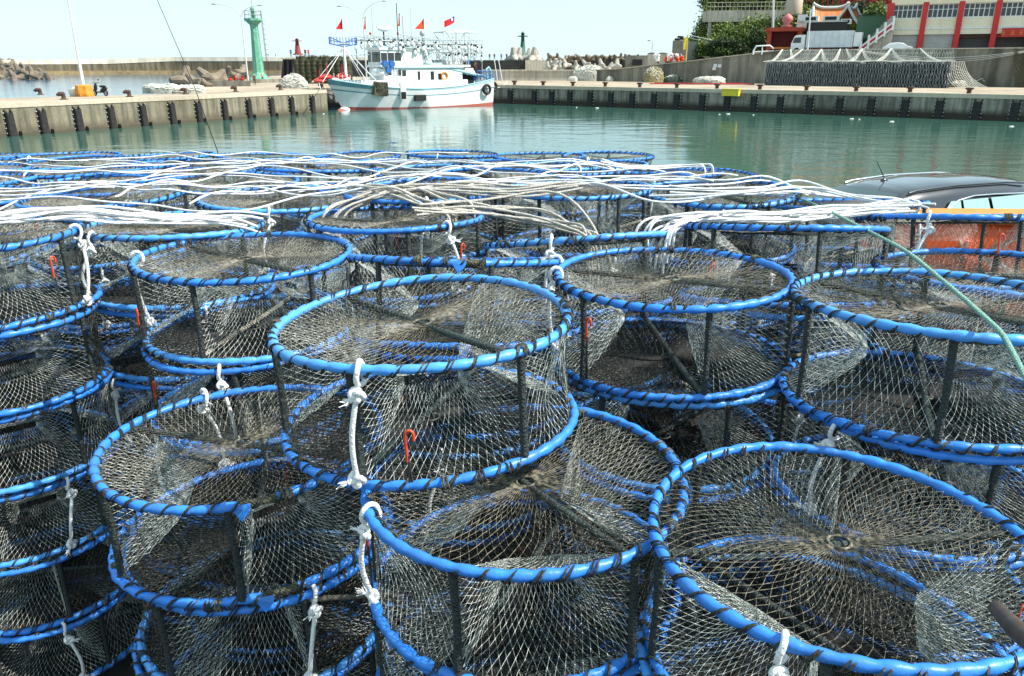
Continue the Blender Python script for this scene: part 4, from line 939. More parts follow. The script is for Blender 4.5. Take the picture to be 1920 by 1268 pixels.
for i, (px, py, Y, sh, lb) in enumerate([(927, 113, 208, 'black', 'far person in black on the black seawall, nearest the boat stern'), (940, 113, 209, 'bluep', 'far person in a blue top on the black seawall'), (950, 113, 208, 'dark_cloth', 'far person in dark clothes standing in the middle of the group on the black seawall'), (918, 113, 210, 'maroon', 'far person in dark red on the black seawall just behind the boat stern')]):
    q = aty(px, py, Y); person((q.x, q.y, q.z), 1.7, sh, 'dark_cloth', lb, i)
for i, (px, sh, lb) in enumerate([(503, 'dark_cloth', 'tiny person in dark clothes on the far breakwater right of the green beacon'), (517, 'maroon', 'tiny person in dark red on the far breakwater right of the green beacon'), (546, 'bluep', 'tiny person in blue standing on the hut left of the dark red beacon'), (573, 'dark_cloth', 'tiny person in dark clothes on the hut right of the dark red beacon'), (579, 'redor_cloth', 'tiny person in orange red on the hut at the far right')]):
    q = aty(px, 107 if i < 2 else 107.5, 172 if i > 1 else 300)
    if i < 2: q = aty(px, 106.5, 480)
    person((q.x, q.y, q.z), 1.7, sh, 'dark_cloth', lb, i)
person(onz(478, 160, QZ), 1.7, 'maroon', 'black', 'person in dark red shirt standing right of the thin lamp post on the pier', 0, rz=.5)
person(onz(493, 155, QZ), 1.75, 'skin', 'dark_cloth', 'person in dark trousers by the foot of the green beacon', 0, rz=.5)
person(onz(380, 160, QZ), 1.6, 'dark_cloth', 'yellow', 'person crouching in dark top beside tetrapods at the pier end', 0, sit=True, rz=.5)
# yellow crate beside
mb = MB(); mb.box((0, 0, .3), (.9, .7, .6), 'yellow', taper=1.1); mb.box((0, 0, .62), (1.02, .8, .06), 'yellow'); tag(mb.build('crate', loc=onz(390, 160, QZ)), 'yellow green crate beside the crouching person at the pier end', 'crate')

# ---------------------------------------------------------------- retaining wall at the right
W0 = Vector((17.7, 154, 0)) ; 
def WP(t_, off=0): v = W0 + dR * t_ + nR * off; return v
wt = [(-2, 4.6), (2, 4.75), (16, 6.1), (32, 7.75), (60, 7.8), (135, 7.9)]
pts = [xy(WP(a)) for a, _ in wt]
wallrun(pts, QZ - .5, [z for _, z in wt], 1.0, 'wallc', 'wallp', 'retaining_wall', 'stained grey retaining wall rising to the right behind the far quay', 'retaining wall', cap=(.16, 1.2, 'wallp'))
RZ = 7.4
road = [WP(20, 1), WP(32, 1), WP(60, 1), WP(135, 1), WP(135, 90), WP(20, 90)]
V_ = [(p.x, p.y, RZ if i not in (0, 5) else 6.2) for i, p in enumerate(road)]
tag(MB().add(V_, [list(range(6))], 'quay_top').build('road'), kind='structure')
# navy pot pile under a cargo net
pa = onz(1432, 160, QZ); pb = onz(1775, 165.5, QZ); dP = (pb - pa).normalized(); nP = Vector((-dP.y, dP.x, 0)); LP = (pb - pa).length; Hp = 3.45; Wd = 3.2
k = 0; nst = int(LP / .78)
for row in range(3):
    for i in range(nst):
        p = pa + dP * (.45 + i * (LP - .9) / (nst - 1)) + nP * (.4 + row * .95)
        mb = MB(); rs = np.random.RandomState(900 + k); k += 1; p = p + dP * rs.uniform(-.13, .13) - nP * rs.uniform(-.1, .12)
        if k > 9 and row == 2: 
            pass
        pot_stack(0, 0, 0, 8, rs.uniform(.34, .43), rs.uniform(.39, .44), 'pot_blue', rs, mb); mb.lathe([(0, .02), (.3, .02), (.3, 3.3), (0, 3.3)], 'pot_blue', n=8)
        for q in range(5): a = -rs.rand() * 3.14; z = rs.rand() * 3.2; mb.strands([(.44 * math.cos(a), .44 * math.sin(a), z)], [(.44 * math.cos(a) + rs.uniform(-.15, .15), .44 * math.sin(a), z + .3)], .03, 'netcord')
        if row == 0 or i in (0, nst - 1) or row == 1:
            tag(mb.build('pot_stack', loc=(p.x, p.y, QZ)), 'navy pots under the cargo net, %s row, %s stack from left' % (['front', 'second', 'back'][row], ORD[i] if i < 30 else 'thirty-%s' % ORD[i - 30]), 'pot stack', 'navy pot stacks under the cargo net')
t = empty('cargo_net', (pa.x, pa.y, QZ), math.atan2(dP.y, dP.x)); tag(t, 'pale cargo net hung from the wall and draped over the navy pots', 'net')
mb = MB(); rs = np.random.RandomState(4)
def cn(u, v):      # u along, v 0..3: foot front, top front, top back, up to the wall
    x = u * LP; w1 = .12 * math.sin(x * 1.3) + .07 * math.sin(x * 3.1)
    if v < 1: return (x + .06 * math.sin(v * 9 + x), -.12 - .18 * (1 - v) + w1 * .5, .05 + v * (Hp + .05))
    if v < 2: return (x, -.1 + (v - 1) * Wd, Hp + .08 + w1 * .4 - .08 * math.sin((v - 1) * 3.1))
    q = v - 2; sag = .9 * q * (1 - q); z1 = 7.9 - QZ; fan = .9 * math.sin(x * .42 + .6)
    return (x + fan * q, Wd - .1 + q * 2.1, Hp + .05 + (z1 - Hp) * q - sag)
nu, nv = 70, 15
S = [[cn(j / nu, min(2.999, i / nv * 3)) for j in range(nu + 1)] for i in range(nv + 1)]
S = np.array(S) + rs.normal(0, .03, (nv + 1, nu + 1, 3)); A = []; B = []
for i in range(nv):
    r_ = .022 if i < 5 else .03
    A += list(S[i][:-1]) if i % 2 else list(S[i][1:]); B += list(S[i + 1][1:]) if i % 2 else list(S[i + 1][:-1]); A += list(S[i]); B += list(S[i + 1])
mb.strands(A, B, .017, mat('cargo_cord', (.5, .54, .49), .8, .2, noise=.3)); mb.tube([cn(x, 1.0) for x in np.linspace(0, 1, 80)], .05, 'netcord', 5)
kid(mb, 'mesh', t)
rb = MB()
for (u0, u1) in [(.04, .16), (.11, .02), (.27, .22), (.27, .35), (.40, .36), (.43, .52), (.5, .44), (.5, .6), (.62, .58), (.62, .78), (.78, .98), (.0, -.02)]:
    for j in range(4):
        a = Vector(cn(u0 + .002 * j, 2.99)); b = Vector(cn(u1 + j * .012, 1.02)); b.y = .2
        P = [a.lerp(b, x) - Vector((0, 0, 1.1 * math.sin(math.pi * x) * .6)) for x in np.linspace(0, 1, 12)]; rb.tube(P, .03, 'netcord', 4)
kid(rb, 'gathered_cords', t)
tl = MB()      # corner that trails off to the right
for j in range(11):
    a = Vector((LP - .4 + j * .16, .2 + j * .2, Hp)); b = Vector((LP + 1.2 + j * .34, -.2 + j * .25, .1)); tl.tube([a.lerp(b, x) + Vector((-.5 * math.sin(math.pi * x), 0, -.35 * math.sin(math.pi * x))) for x in np.linspace(0, 1, 10)], .025, 'netcord', 4)
for j in range(10):
    q = j / 9; tl.tube([(LP - .3 + q * 1.5 + k2 * .3 + .3 * math.sin(3 * q), .1 + k2 * .22, (Hp - .1) * (1 - q) ** 1.5 * (1 - k2 * .06) + .1 + .1 * math.sin(k2 * 2. + q * 5)) for k2 in range(9)], .016, 'netcord', 4)
kid(tl, 'trailing_corner', t)
# dark net hanging on the wall at the far right + strands
p = WP(70, -.15); t = empty('hanging_net', (p.x, p.y, QZ), math.atan2(dR.y, dR.x)); tag(t, 'dark brown net and pale cords hanging from the wall at the right edge', 'net')
G = [[(-5 + 11 * u + (1 - v) * 1.2, -.2 - .9 * (1 - v) ** 2 - .25 * math.sin(u * 17 + v * 2), v * (5.1 - .9 * math.sin(u * math.pi) * (v))) for u in np.linspace(0, 1, 40)] for v in np.linspace(0, 1, 12)]
S = np.array(G) + rs.normal(0, .05, (12, 40, 3)); A = list(S[:-1, :-1].reshape(-1, 3)) + list(S[:-1, 1:].reshape(-1, 3)); B = list(S[1:, 1:].reshape(-1, 3)) + list(S[1:, :-1].reshape(-1, 3))
kid(MB().strands(A, B, .05, mat('brown_net', (.1, .085, .05), .9, .2, noise=.4)), 'mesh', t)
cb = MB()
for j in range(7): cb.tube([(-1 + j * .12 + .8 * x * (1 if j % 2 else -.6), -.5 - x, 5.1 - 5 * x - .8 * math.sin(3.14 * x) * .5) for x in np.linspace(0, 1, 9)], .035, 'netcord', 4)
for j in range(3): cb.tube([(-26 + 25 * x, -.3, 5.2 - (1.2 + j * .3) * math.sin(3.14 * x)) for x in np.linspace(0, 1, 24)], .03, 'netcord', 4)
kid(cb, 'cord', t)
heap(1800, 164, 34, 12, 'olive brown net heap against the wall right of the navy pots', 17, m=mat('brown_heap', (.2, .17, .1), .9, .2, col2=(.08, .07, .04), nscale=2), cords=20)
heap(1860, 163, 60, 22, 'larger olive brown net heap at the foot of the wall near the right edge', 18, m=mat('brown_heap2', (.17, .15, .09), .9, .2, col2=(.06, .055, .035), nscale=2), cords=26)
heap(1225, 155, 36, 28, 'yellowish brown net hanging in a heap against the low end of the wall', 19, m=mat('yellow_heap', (.33, .27, .13), .9, .2, col2=(.14, .13, .07), nscale=2), cords=26, dep=.3)
heap(1262, 155, 34, 14, 'dark green net heap at the low end of the wall', 20, m=mat('green_heap', (.06, .09, .07), .9, .2, col2=(.03, .04, .035), nscale=2), cords=12)
for i, (a, b, c_) in enumerate([(1218, 1415, 'redp'), (1228, 1360, 'black'), (1260, 1388, 'maroon')]):
    p = onz(a, 158.5 - i, QZ); q = onz(b, 159.5 - i, QZ)
    P = [p.lerp(q, x) + Vector((0, .5 * math.sin(x * 9 + i), .12)) for x in np.linspace(0, 1, 30)]
    tag(MB().tube(P, .11, c_, 6).build('hose'), ['red hose lying along the quay before the cream net', 'black hose lying along the quay before the wall', 'dark red hose behind the other two on the quay'][i], 'hose')
# little white meter boxes
for i, (px, py) in enumerate([(1342, 123), (1350, 124), (1340, 129)]):
    p = onz(px, 150, QZ); v = None
    d_ = aty(px, py, 140) - Vector((0, 0, CAM_H)); den = d_.x * nR.x + d_.y * nR.y; tt = ((W0.x) * nR.x + (W0.y) * nR.y) / den; q = Vector((0, 0, CAM_H)) + d_ * tt - nR * .12
    mb = MB(); mb.box((0, 0, 0), (.62, .2, .5), 'white'); mb.box((0, -.12, 0), (.5, .05, .38), 'whitem'); tag(mb.build('wall_box', loc=q, rz=math.atan2(dR.y, dR.x)), 'small white box fixed on the wall, %s of three' % ['upper left', 'upper right', 'lower'][i], 'wall box')

# ---------------------------------------------------------------- buildings above the wall
FA = -R_(25); F0 = aty(1659, 92, 139); F0.z = RZ
t = empty('market_building', F0, FA); tag(t, 'cream three storey building with red columns and grey shutters above the wall', 'building')
M['cream'] = concrete('cream_facade', (.9, .84, .66), (.82, .75, .56), .1, streak=.3)
M['redcol'] = mat('red_column', (.62, .03, .03), .55, .4, noise=.2)
M['shutter'] = mat('grey_shutter', (.5, .48, .45), .5, .4, noise=.15, nscale=1)
def wv(v):   # corrugated shutter
    return v
def lv(y): return aty(1659, y, 139).z - RZ
z1, z2, z3, z4, z5 = lv(66), lv(56), lv(36), lv(10), lv(-1); sp = 5.15; nb = 8; Lb = sp * nb
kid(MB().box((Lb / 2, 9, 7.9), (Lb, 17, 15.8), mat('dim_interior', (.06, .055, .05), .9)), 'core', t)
kid(MB().box((Lb / 2, .2, (z1 + z2) / 2), (Lb, .9, z2 - z1), 'cream'), 'beam', t)
kid(MB().box((Lb / 2, .25, (z2 + z3) / 2), (Lb, .6, z3 - z2 - .01), 'cream'), 'wall_band', t)
kid(MB().box((Lb / 2, -.1, z2 + .1), (Lb, .5, .22), 'white'), 'ledge', t)
kid(MB().box((Lb / 2, .1, z4 + 1.0), (Lb, 1.3, 2.0), 'cream'), 'wall_band', t)
kid(MB().box((Lb / 2, .25, z4 + 6.0), (Lb, .6, 1.6), 'cream'), 'wall_band', t)
kid(MB().box((Lb / 2, 6, z4 + 7.2), (Lb + 2, 18, .8), 'cream'), 'roof', t)
for i in range(nb + 1):
    kid(MB().box((i * sp, -.25, (z4 + .3) / 2), (.8 if i else 1.0, .7, z4 + .3), 'redcol'), 'column', t)
for i in range(nb):
    x = i * sp + sp / 2; w_ = sp - .9
    if i in (0, 1, 4, 6):
        G = [[(x - w_ / 2 + w_ * u, .1 + .05 * math.sin(v * 90), z1 * v) for u in (0, .5, 1)] for v in np.linspace(0, 1, 70)]
        kid(MB().grid(G, 'shutter'), 'shutter', t)
    else:
        kid(MB().box((x, .3, z1 - .3), (w_, .2, .5), 'redcol' if i == 3 else 'iron'), 'shutter_box', t)
    for lvl in (z3, z4 + 2.6):
        wf = MB(); ht = (z4 - z3) if lvl == z3 else 2.6
        g = MB().box((x, .22, lvl + ht / 2), (w_, .06, ht), 'glass')
        for q in range(7): wf.box((x - w_ / 2 + w_ * q / 6, .14, lvl + ht / 2), (.12, .12, ht), 'white')
        wf.box((x, .14, lvl + .07), (w_, .14, .14), 'white'); wf.box((x, .14, lvl + ht * .62), (w_, .1, .08), 'white'); wf.box((x, .14, lvl + ht - .06), (w_, .14, .12), 'white')
        f = kid(wf, 'window_frame', t); kid(g, 'pane', f)
# red shop sign
sg = MB(); sg.box((3.05 * sp + sp * 1.1, -.75, z1 + .1), (sp * 1.9, .3, 1.3), 'redp'); s0 = kid(sg, 'sign_board', t)
ch = MB(); rr = random.Random(5)
for i in range(9):
    cx = 3.25 * sp + i * 1.2; cz = z1 + .1
    for a in range(3): ch.box((cx, -.92, cz - .28 + a * .28), (.5, .04, .06), 'orange2')
    ch.box((cx, -.92, cz), (.07, .045, .66), 'orange2'); ch.box((cx + (.2 if i % 2 else -.2), -.922, cz - .05), (.06, .04, .5), 'orange2')
kid(ch, 'sign_lettering', t)
# parked white car behind the wall
def small_car(p, rz, label, s=1):
    t = empty('parked_car', p, rz); tag(t, label, 'car'); prof = [(-2.1, .35), (-2.15, .8), (-1.8, 1.0), (-1.2, 1.4), (-.2, 1.5), (.7, 1.38), (1.25, .98), (2.0, .82), (2.15, .4)]
    mb = MB(); n = len(prof); G = []
    for y, k in ((-.85, .9), (-.8, 1.0), (.8, 1.0), (.85, .9)): G.append([(x, y * (1 if z < 1.05 else .86), z if abs(y) < .83 else z * .97) for x, z in prof])
    mb.grid(G, 'white'); mb.add([g for g in G[0]], [list(range(n))], 'white'); mb.add([g for g in G[3]], [list(range(n))[::-1]], 'white'); kid(mb, 'body', t)
    wb = MB()
    for y in (-.76, .76): wb.add([(-1.3, y, 1.02), (-1.0, y * .97, 1.33), (.6, y * .97, 1.3), (1.0, y, 1.02)], np.array([(0, 1, 2, 3)]), 'glass')
    kid(wb, 'window', t)
    for x in (-1.35, 1.35):
        for y in (-.8, .8): kid(MB().tube([(x, y - .1, .32), (x, y + .1, .32)], .32, 'black', 14), 'wheel', t)
p = aty(1683, 96, 128); small_car((p.x, p.y, RZ), -.45, 'white car roof showing over the wall in front of the left shutter')
# truck
p = aty(1540, 96, 141); p.z = RZ; tk = empty('box_truck', p, -.5); tag(tk, 'white box truck with dark container on its bed above the wall', 'truck'); q = .097
cab = MB(); prof = [(-4.9, .5), (-4.95, 1.6), (-4.5, 2.75), (-4.2, 3.0), (-2.7, 3.05), (-2.7, .5)]
cab.add([(x, -1.05, z) for x, z in prof] + [(x, 1.05, z) for x, z in prof], [list(range(6))[::-1], [6, 7, 8, 9, 10, 11]] + [[i, (i + 1) % 6, 6 + (i + 1) % 6, 6 + i] for i in range(6)], 'white')
cab = kid(cab, 'cab', tk)
kid(MB().add([(-4.72, -1.07, 1.75), (-4.42, -1.07, 2.6), (-3.35, -1.07, 2.65), (-3.35, -1.07, 1.75)], np.array([(0, 1, 2, 3)]), 'glass'), 'window', cab)
kid(MB().add([(-4.97, -.95, 1.7), (-4.56, -.95, 2.68), (-4.56, .95, 2.68), (-4.97, .95, 1.7)], np.array([(0, 1, 2, 3)]), 'glass'), 'windscreen', cab)
bx = MB(); bx.box((1.2, 0, 2.3), (7.4, 2.2, 2.6), 'lblue' if False else mat('truck_body', (.68, .74, .78), .5, noise=.2, nscale=1))
for i in range(8): bx.box((-2.2 + i * .97, -1.12, 2.3), (.07, .06, 2.5), 'lgrey')
kid(bx, 'cargo_box', tk)
ct = MB(); ct.box((.6, 0, 4.3), (6.2, 2.1, 1.4), 'black'); ct.box((.3, 0, 5.05), (6.8, 2.3, .12), 'lgrey'); kid(ct, 'container', tk)
ac = MB()
for x, w_ in ((-2.2, 2.4), (1.0, 2.6), (3.4, 1.6)): ac.box((x, -.4, 5.55 if x < 3 else 5.0), (w_, 1.2, .8), 'lgrey'); ac.box((x, -1.03, 5.55 if x < 3 else 5.0), (w_ * .7, .05, .5), 'black')
kid(ac, 'air_unit', tk)
kid(MB().box((5.6, 0, 2.2), (1.2, 2.0, 2.2), 'white'), 'tail_box', tk)
for x in (-3.9, 2.4, 3.6):
    for y in (-.95, .95): kid(MB().tube([(x, y - .15, .5), (x, y + .15, .5)], .5, 'black', 16), 'wheel', tk)
# red kiosk
p = aty(1467, 97, 146); p.z = RZ; ks = empty('kiosk', p, -.3); tag(ks, 'dark red open fronted kiosk with a round urn on its flat roof', 'kiosk'); M['brick'] = mat('red_brick_paint', (.42, .07, .04), .8, .3, noise=.35, nscale=2)
k_ = MB()
for x in (-2.5, 2.5): k_.box((x, 0, 1.9), (.7, 3.2, 3.8), 'brick')
k_.box((0, 1.5, 1.9), (5.2, .2, 3.8), 'maroon'); kid(k_, 'wall', ks); kid(MB().box((0, -.1, 4.0), (6.4, 4, .6), 'brick'), 'roof', ks); kid(MB().box((0, -.4, 1.0), (4.2, .4, .3), 'orange2'), 'counter', ks)
kid(MB().lathe([(0, 4.3), (.9, 4.3), (1.1, 4.6), (.5, 4.9), (.95, 5.5), (.8, 6.1), (.3, 6.5), (0, 6.7)], mat('pink_urn', (.55, .17, .16), .6, noise=.3), c=(.3, 0, 0), n=14), 'urn', ks)
kb = MB(); kb.box((2.7, 0, 5.3), (1.6, 1.2, 2.2), 'whitem'); kb.box((2.7, -.7, 5.3), (1.2, .2, .2), 'grey'); kid(kb, 'tank', ks)
# temple gate with orange tiled roof
def temple(px, py, Y, rz, w_, d_, h, label, s=1):
    p = aty(px, py, Y); t = empty('temple', p, rz); tag(t, label, 'temple roof'); M.setdefault('tile', mat('orange_roof_tile', (.72, .22, .05), .5, .5, noise=.35, nscale=2))
    kid(MB().box((0, 0, -3.5), (w_ * .9, d_ * .8, 7), 'maroon'), 'wall', t)
    for sgn in (-1, 1):
        G = []; n = 61
        for v in np.linspace(0, 1, 9):
            row = []
            for u in np.linspace(-1, 1, n):
                z = h * (1 - v) ** 1.35 + .5 * abs(u) ** 3 + .07 * math.cos(u * math.pi * 22); row.append((u * w_ / 2 * (1 + .05 * v), sgn * v * d_ / 2, z))
            G.append(row)
        kid(MB().grid(G if sgn > 0 else G[::-1], 'tile'), 'roof_slope', t)
    rg = MB(); rg.tube([(u * w_ / 2 * 1.05, 0, h + .25 + .9 * abs(u) ** 3) for u in np.linspace(-1, 1, 17)], .28, 'whitem', 6)
    for u in (-1, 1):
        for sgn in (-1, 1): rg.tube([(u * w_ / 2 * (1 + .05 * v), sgn * v * d_ / 2, h * (1 - v) ** 1.35 + .65 + .2 * v) for v in np.linspace(0, 1, 9)], .24, 'whitem', 6)
    kid(rg, 'ridge', t)
temple(1553, 52, 158, -.25, 6.2, 7, 3.2, 'orange tiled temple roof with pale curved ridges above the truck')
temple(1592, 57, 152, .9, 5.0, 5, 3.4, 'smaller orange tiled temple roof seen end on right of the larger one')
temple(1600, -22, 185, -.25, 16, 9, 5, 'large orange temple roof on the hill at the top edge')
p = aty(1600, 6, 172); t = empty('terrace', (p.x, p.y, p.z), -.25); tag(t, 'red railed terrace on the hill above the green bushes', 'terrace'); kid(MB().box((0, 3, -1.2), (26, 8, 1.6), 'wallp'), 'slab', t)
rl = MB()
for i in range(27): rl.box((-13 + i, -.8, .3), (.25, .25, 1.5), 'redp')
rl.box((0, -.8, 1.1), (26, .3, .25), 'redp'); kid(rl, 'railing', t)
mb = MB()
for i in range(8): mb.box((-11 + i * 3.1, 4, 3), (.6, .6, 5), 'redp')
kid(mb, 'column', t)
# green panel wall and stairs with balustrade
p = aty(1634, 66, 146); tag(MB().box((0, 0, 1.3), (5.2, .4, 3.6), mat('green_panel', (.1, .22, .12), .6, noise=.2)).box((0, -.25, 3.2), (5.4, .15, .15), 'dgreen').build('green_screen', loc=p, rz=-.4), 'plain green panel left of the red columned building', 'screen')
p = aty(1612, 96, 137); p.z = RZ; st = empty('staircase', p, -.15); tag(st, 'stairs with white balustrade and red panels climbing beside the cream building', 'stairs')
sb = MB()
for i in range(14): sb.box((.3 + i * .34, 1.6, .15 + i * .15 * 1.4), (.36, 2.6, .3 + i * .3 * 1.4), 'wallp')
kid(sb, 'steps', st)
bl = MB(); bp = MB()
for i in range(5):
    x = i * 1.15; z = i * .95; bl.box((x, 0, z + .7), (.32, .32, 1.9), 'white'); bl.ball((x, 0, z + 1.75), .2, 'white', 8, 5)
    if i < 4: bp.add([(x + .1, 0, z), (x + 1.05, 0, z + .95), (x + 1.05, 0, z + 1.75), (x + .1, 0, z + .85)], np.array([(0, 1, 2, 3)]), 'redp')
bl.tube([(-.1, 0, .9), (4.8, 0, 4.95)], .15, 'white', 6); bl.tube([(-.1, 0, .1), (4.8, 0, 4.1)], .15, 'white', 6)
kid(bl, 'balustrade', st); kid(bp, 'red_panel', st)
# guard rail hoop and poles
p = aty(1431, 97, 135); mb = MB(); mb.tube([(-1.6, 0, 0), (-1.6, 0, .6), (-1.2, 0, 1.3), (1.0, 0, 1.4), (1.7, 0, .9)], .13, 'white', 6); mb.tube([(-.2, 0, 0), (-.2, 0, 1.35)], .1, 'white', 6); mb.tube([(-1.6, 0, .4), (1.7, 0, .6)], .08, 'white', 6); tag(mb.build('guard_hoop', loc=(p.x, p.y, RZ - .2)), 'white bent tube guard at the corner of the wall left of the kiosk', 'rail')
for (px, y0, y1, Y, r, lab) in [(1449, 60, -40, 150, .22, 'pale utility pole rising behind the red kiosk'), (1514, 96, 18, 134, .14, 'thin white post standing in front of the truck')]:
    a = aty(px, y0, Y); b = aty(px + (2 if px < 1500 else 6), y1, Y); mb = MB().tube([a, b], [r, r * .75], 'lgrey', 8)
    mb.box((b.x, b.y, b.z - .3), (1.2, .12, .12), 'lgrey'); tag(mb.build('utility_pole'), lab, 'pole')
p = aty(1487, 30, 160); t = empty('water_tank', p); tag(t, 'tan cylindrical water tank on the hillside', 'water tank'); kid(MB().lathe([(0, 0), (1.5, 0), (1.55, .4), (1.5, 3.4), (.9, 4.0), (0, 4.1)], mat('tan_tank', (.5, .4, .3), .6, noise=.2), n=18), 'body', t); kid(MB().lathe([(0, 4.1), (.4, 4.1), (.4, 4.3), (0, 4.35)], 'grey', n=12), 'lid', t)
# pale walkway building and grey ramp
p = aty(1322, 50, 175); t = empty('pavilion', p, -.12); tag(t, 'pale concrete building with a railed flat roof on the green slope', 'building'); q = .121
Lp = 150 * q
kid(MB().box((Lp / 2, 3, 2.2 * .9), (Lp, 7, 2.2), 'wallp'), 'roof_slab', t); kid(MB().box((Lp / 2, 4, -1.5), (Lp * .92, 5, 4.4), 'dim' if False else mat('pavilion_inner', (.2, .19, .16), .9)), 'core', t)
for i in range(6): kid(MB().box((.9 + i * (Lp - 1.8) / 5, 0, -1.2), (.6, .6, 4.4), 'wallp'), 'column', t)
rl = MB()
for i in range(24): rl.tube([(i * Lp / 23, -.2, 3.1), (i * Lp / 23, -.2, 4.6)], .05, 'wallp', 5)
for z in (3.8, 4.6): rl.tube([(0, -.2, z), (Lp, -.2, z)], .055, 'wallp', 5)
kid(rl, 'railing', t)
rmp = WP(8, 9); a = aty(1268, 116, 158); b = aty(1400, 98, 158)
t = empty('ramp_wall', (a.x, a.y, a.z), -.1); tag(t, 'smooth grey ramp wall sloping down to the right with a handrail', 'ramp'); L_ = (b.x - a.x) * 1.0
zt0 = aty(1288, 76, 158).z - a.z; zt1 = aty(1400, 102, 158).z - a.z
mb = MB().add([(0, 0, -2), (L_, 0, -2), (L_, 0, zt1), (1.8, 0, zt0), (0, 0, zt0), (0, 6, -2), (L_, 6, -2), (L_, 6, zt1), (1.8, 6, zt0), (0, 6, zt0)], [[0, 1, 2, 3, 4], [9, 8, 7, 6, 5], [0, 5, 6, 1], [1, 6, 7, 2], [2, 7, 8, 3], [3, 8, 9, 4], [4, 9, 5, 0]], 'ramp')
kid(mb, 'wall', t); rl = MB()
for k_2 in (.5, 1.0): rl.tube([(1.8, -.1, zt0 + k_2), (L_, -.1, zt1 + k_2)], .07, 'grey', 5)
for i in range(12): u = i / 11; rl.tube([(1.8 + (L_ - 1.8) * u, -.1, zt0 + (zt1 - zt0) * u), (1.8 + (L_ - 1.8) * u, -.1, zt0 + (zt1 - zt0) * u + 1)], .05, 'grey', 5)
kid(rl, 'handrail', t)
p = aty(1272, 116, 154); t = empty('pillar_block', p); tag(t, 'square concrete pillar topped with black tyres at the left end of the ramp', 'pillar'); hP = aty(1272, 76, 154).z - p.z
kid(MB().box((0, 0, hP / 2 - 1), (2.2, 2.2, hP + 2), 'wallc'), 'pillar', t)
for i, (x, z) in enumerate([(-.5, .1), (.5, .15), (0, .5)]): kid(MB().tube([(x + .42 * math.cos(a_), .3 * math.sin(a_) - .4, hP + z + .1) for a_ in np.linspace(0, 6.28, 13)[:-1]], .2, 'black', 6, closed=True), 'tyre', t)
for i, px in enumerate([1222, 1242]):
    p = aty(px, 122, 172); t = empty('pillar_block', p); tag(t, 'stained concrete pillar with black cover, %s of the pair left of the ramp' % ['left', 'right'][i], 'pillar'); hP = aty(px, 101, 172).z - p.z
    kid(MB().box((0, 0, hP / 2 - 1), (1.9, 1.9, hP + 2), 'wallp', taper=.92), 'pillar', t); kid(MB().ball((0, 0, hP), .95, 'black', 10, 5, (1.1, 1, .25)), 'cover', t)
rr = random.Random(77)
for i, (px, c_, nm) in enumerate([(1254, 'redor_cloth', 'orange red'), (1262, 'white', 'white'), (1268, 'redp', 'red'), (1275, 'redor_cloth', 'orange red'), (1231, 'white', 'white')]):
    p = aty(px, 115, 150); mb = MB()
    for q in range(6): mb.ball((rr.uniform(-.5, .5), rr.uniform(-.3, .3), rr.uniform(0, 1.2)), rr.uniform(.25, .4), c_, 8, 6, (1, 1, .8))
    for q in range(3): mb.tube([(rr.uniform(-.5, .5), -.3, 0), (rr.uniform(-.5, .5), -.3, 1.3)], .06, 'rope', 5)
    tag(mb.build('float_bundle', loc=p), 'bundle of %s floats by the pillars, %s from the left' % (nm, ORD[[1, 2, 3, 4, 0][i]]), 'floats', 'float bundles by the pillars')
p = aty(1286, 116, 146); t = empty('flag_pole', p); tag(t, 'bamboo pole with a narrow yellow flag in front of the ramp', 'flag'); hP = aty(1286, 52, 146).z - p.z
kid(MB().tube([(0, 0, -1), (.05, 0, hP)], [.1, .04], 'yellow', 6), 'pole', t); kid(MB().grid([[(-.08 - .55 * u, .06 * math.sin(v * 5 + u * 3), hP * (.36 + .36 * v)) for u in (0, .4, .8, 1)] for v in np.linspace(0, 1, 8)], 'yellow'), 'flag', t)
# ---------------------------------------------------------------- hillside and greenery
def hz(x, y):
    px = 960 + F_PX * x / (y * .94 + 1)
    prof = float(np.interp(y, [160, 176, 186, 204, 235, 290], [0, 3.6, 5.5, 24, 36, 44]))
    return prof * (1 - math.exp(-max(0, px - 1300) / 22))
nx, ny = 60, 26; G = []
for j in range(ny):
    y = 150 + j * 5; row = []
    for i in range(nx):
        x = 32 + i * 2.6; row.append((x, y, max(RZ - 1.5, RZ - 1.2 + hz(x, y) + 1.2 * math.sin(x * .7 + y * .4) + .8 * math.sin(x * 1.9))))
    G.append(row)
M['hill'] = mat('hillside_scrub', (.03, .045, .014), .95, .1, col2=(.05, .045, .025), nscale=.35, bump=1, bscale=2)
tag(MB().grid(G, 'hill').build('hillside'), kind='structure')
M['leaf'] = mat('leaf_bright', (.21, .27, .05), .6, .3, noise=.4, nscale=1.5)
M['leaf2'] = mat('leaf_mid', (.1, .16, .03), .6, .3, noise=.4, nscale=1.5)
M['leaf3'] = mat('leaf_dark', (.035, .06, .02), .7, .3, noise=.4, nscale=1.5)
M['bark'] = mat('bark', (.12, .085, .06), .9, .2, noise=.4)
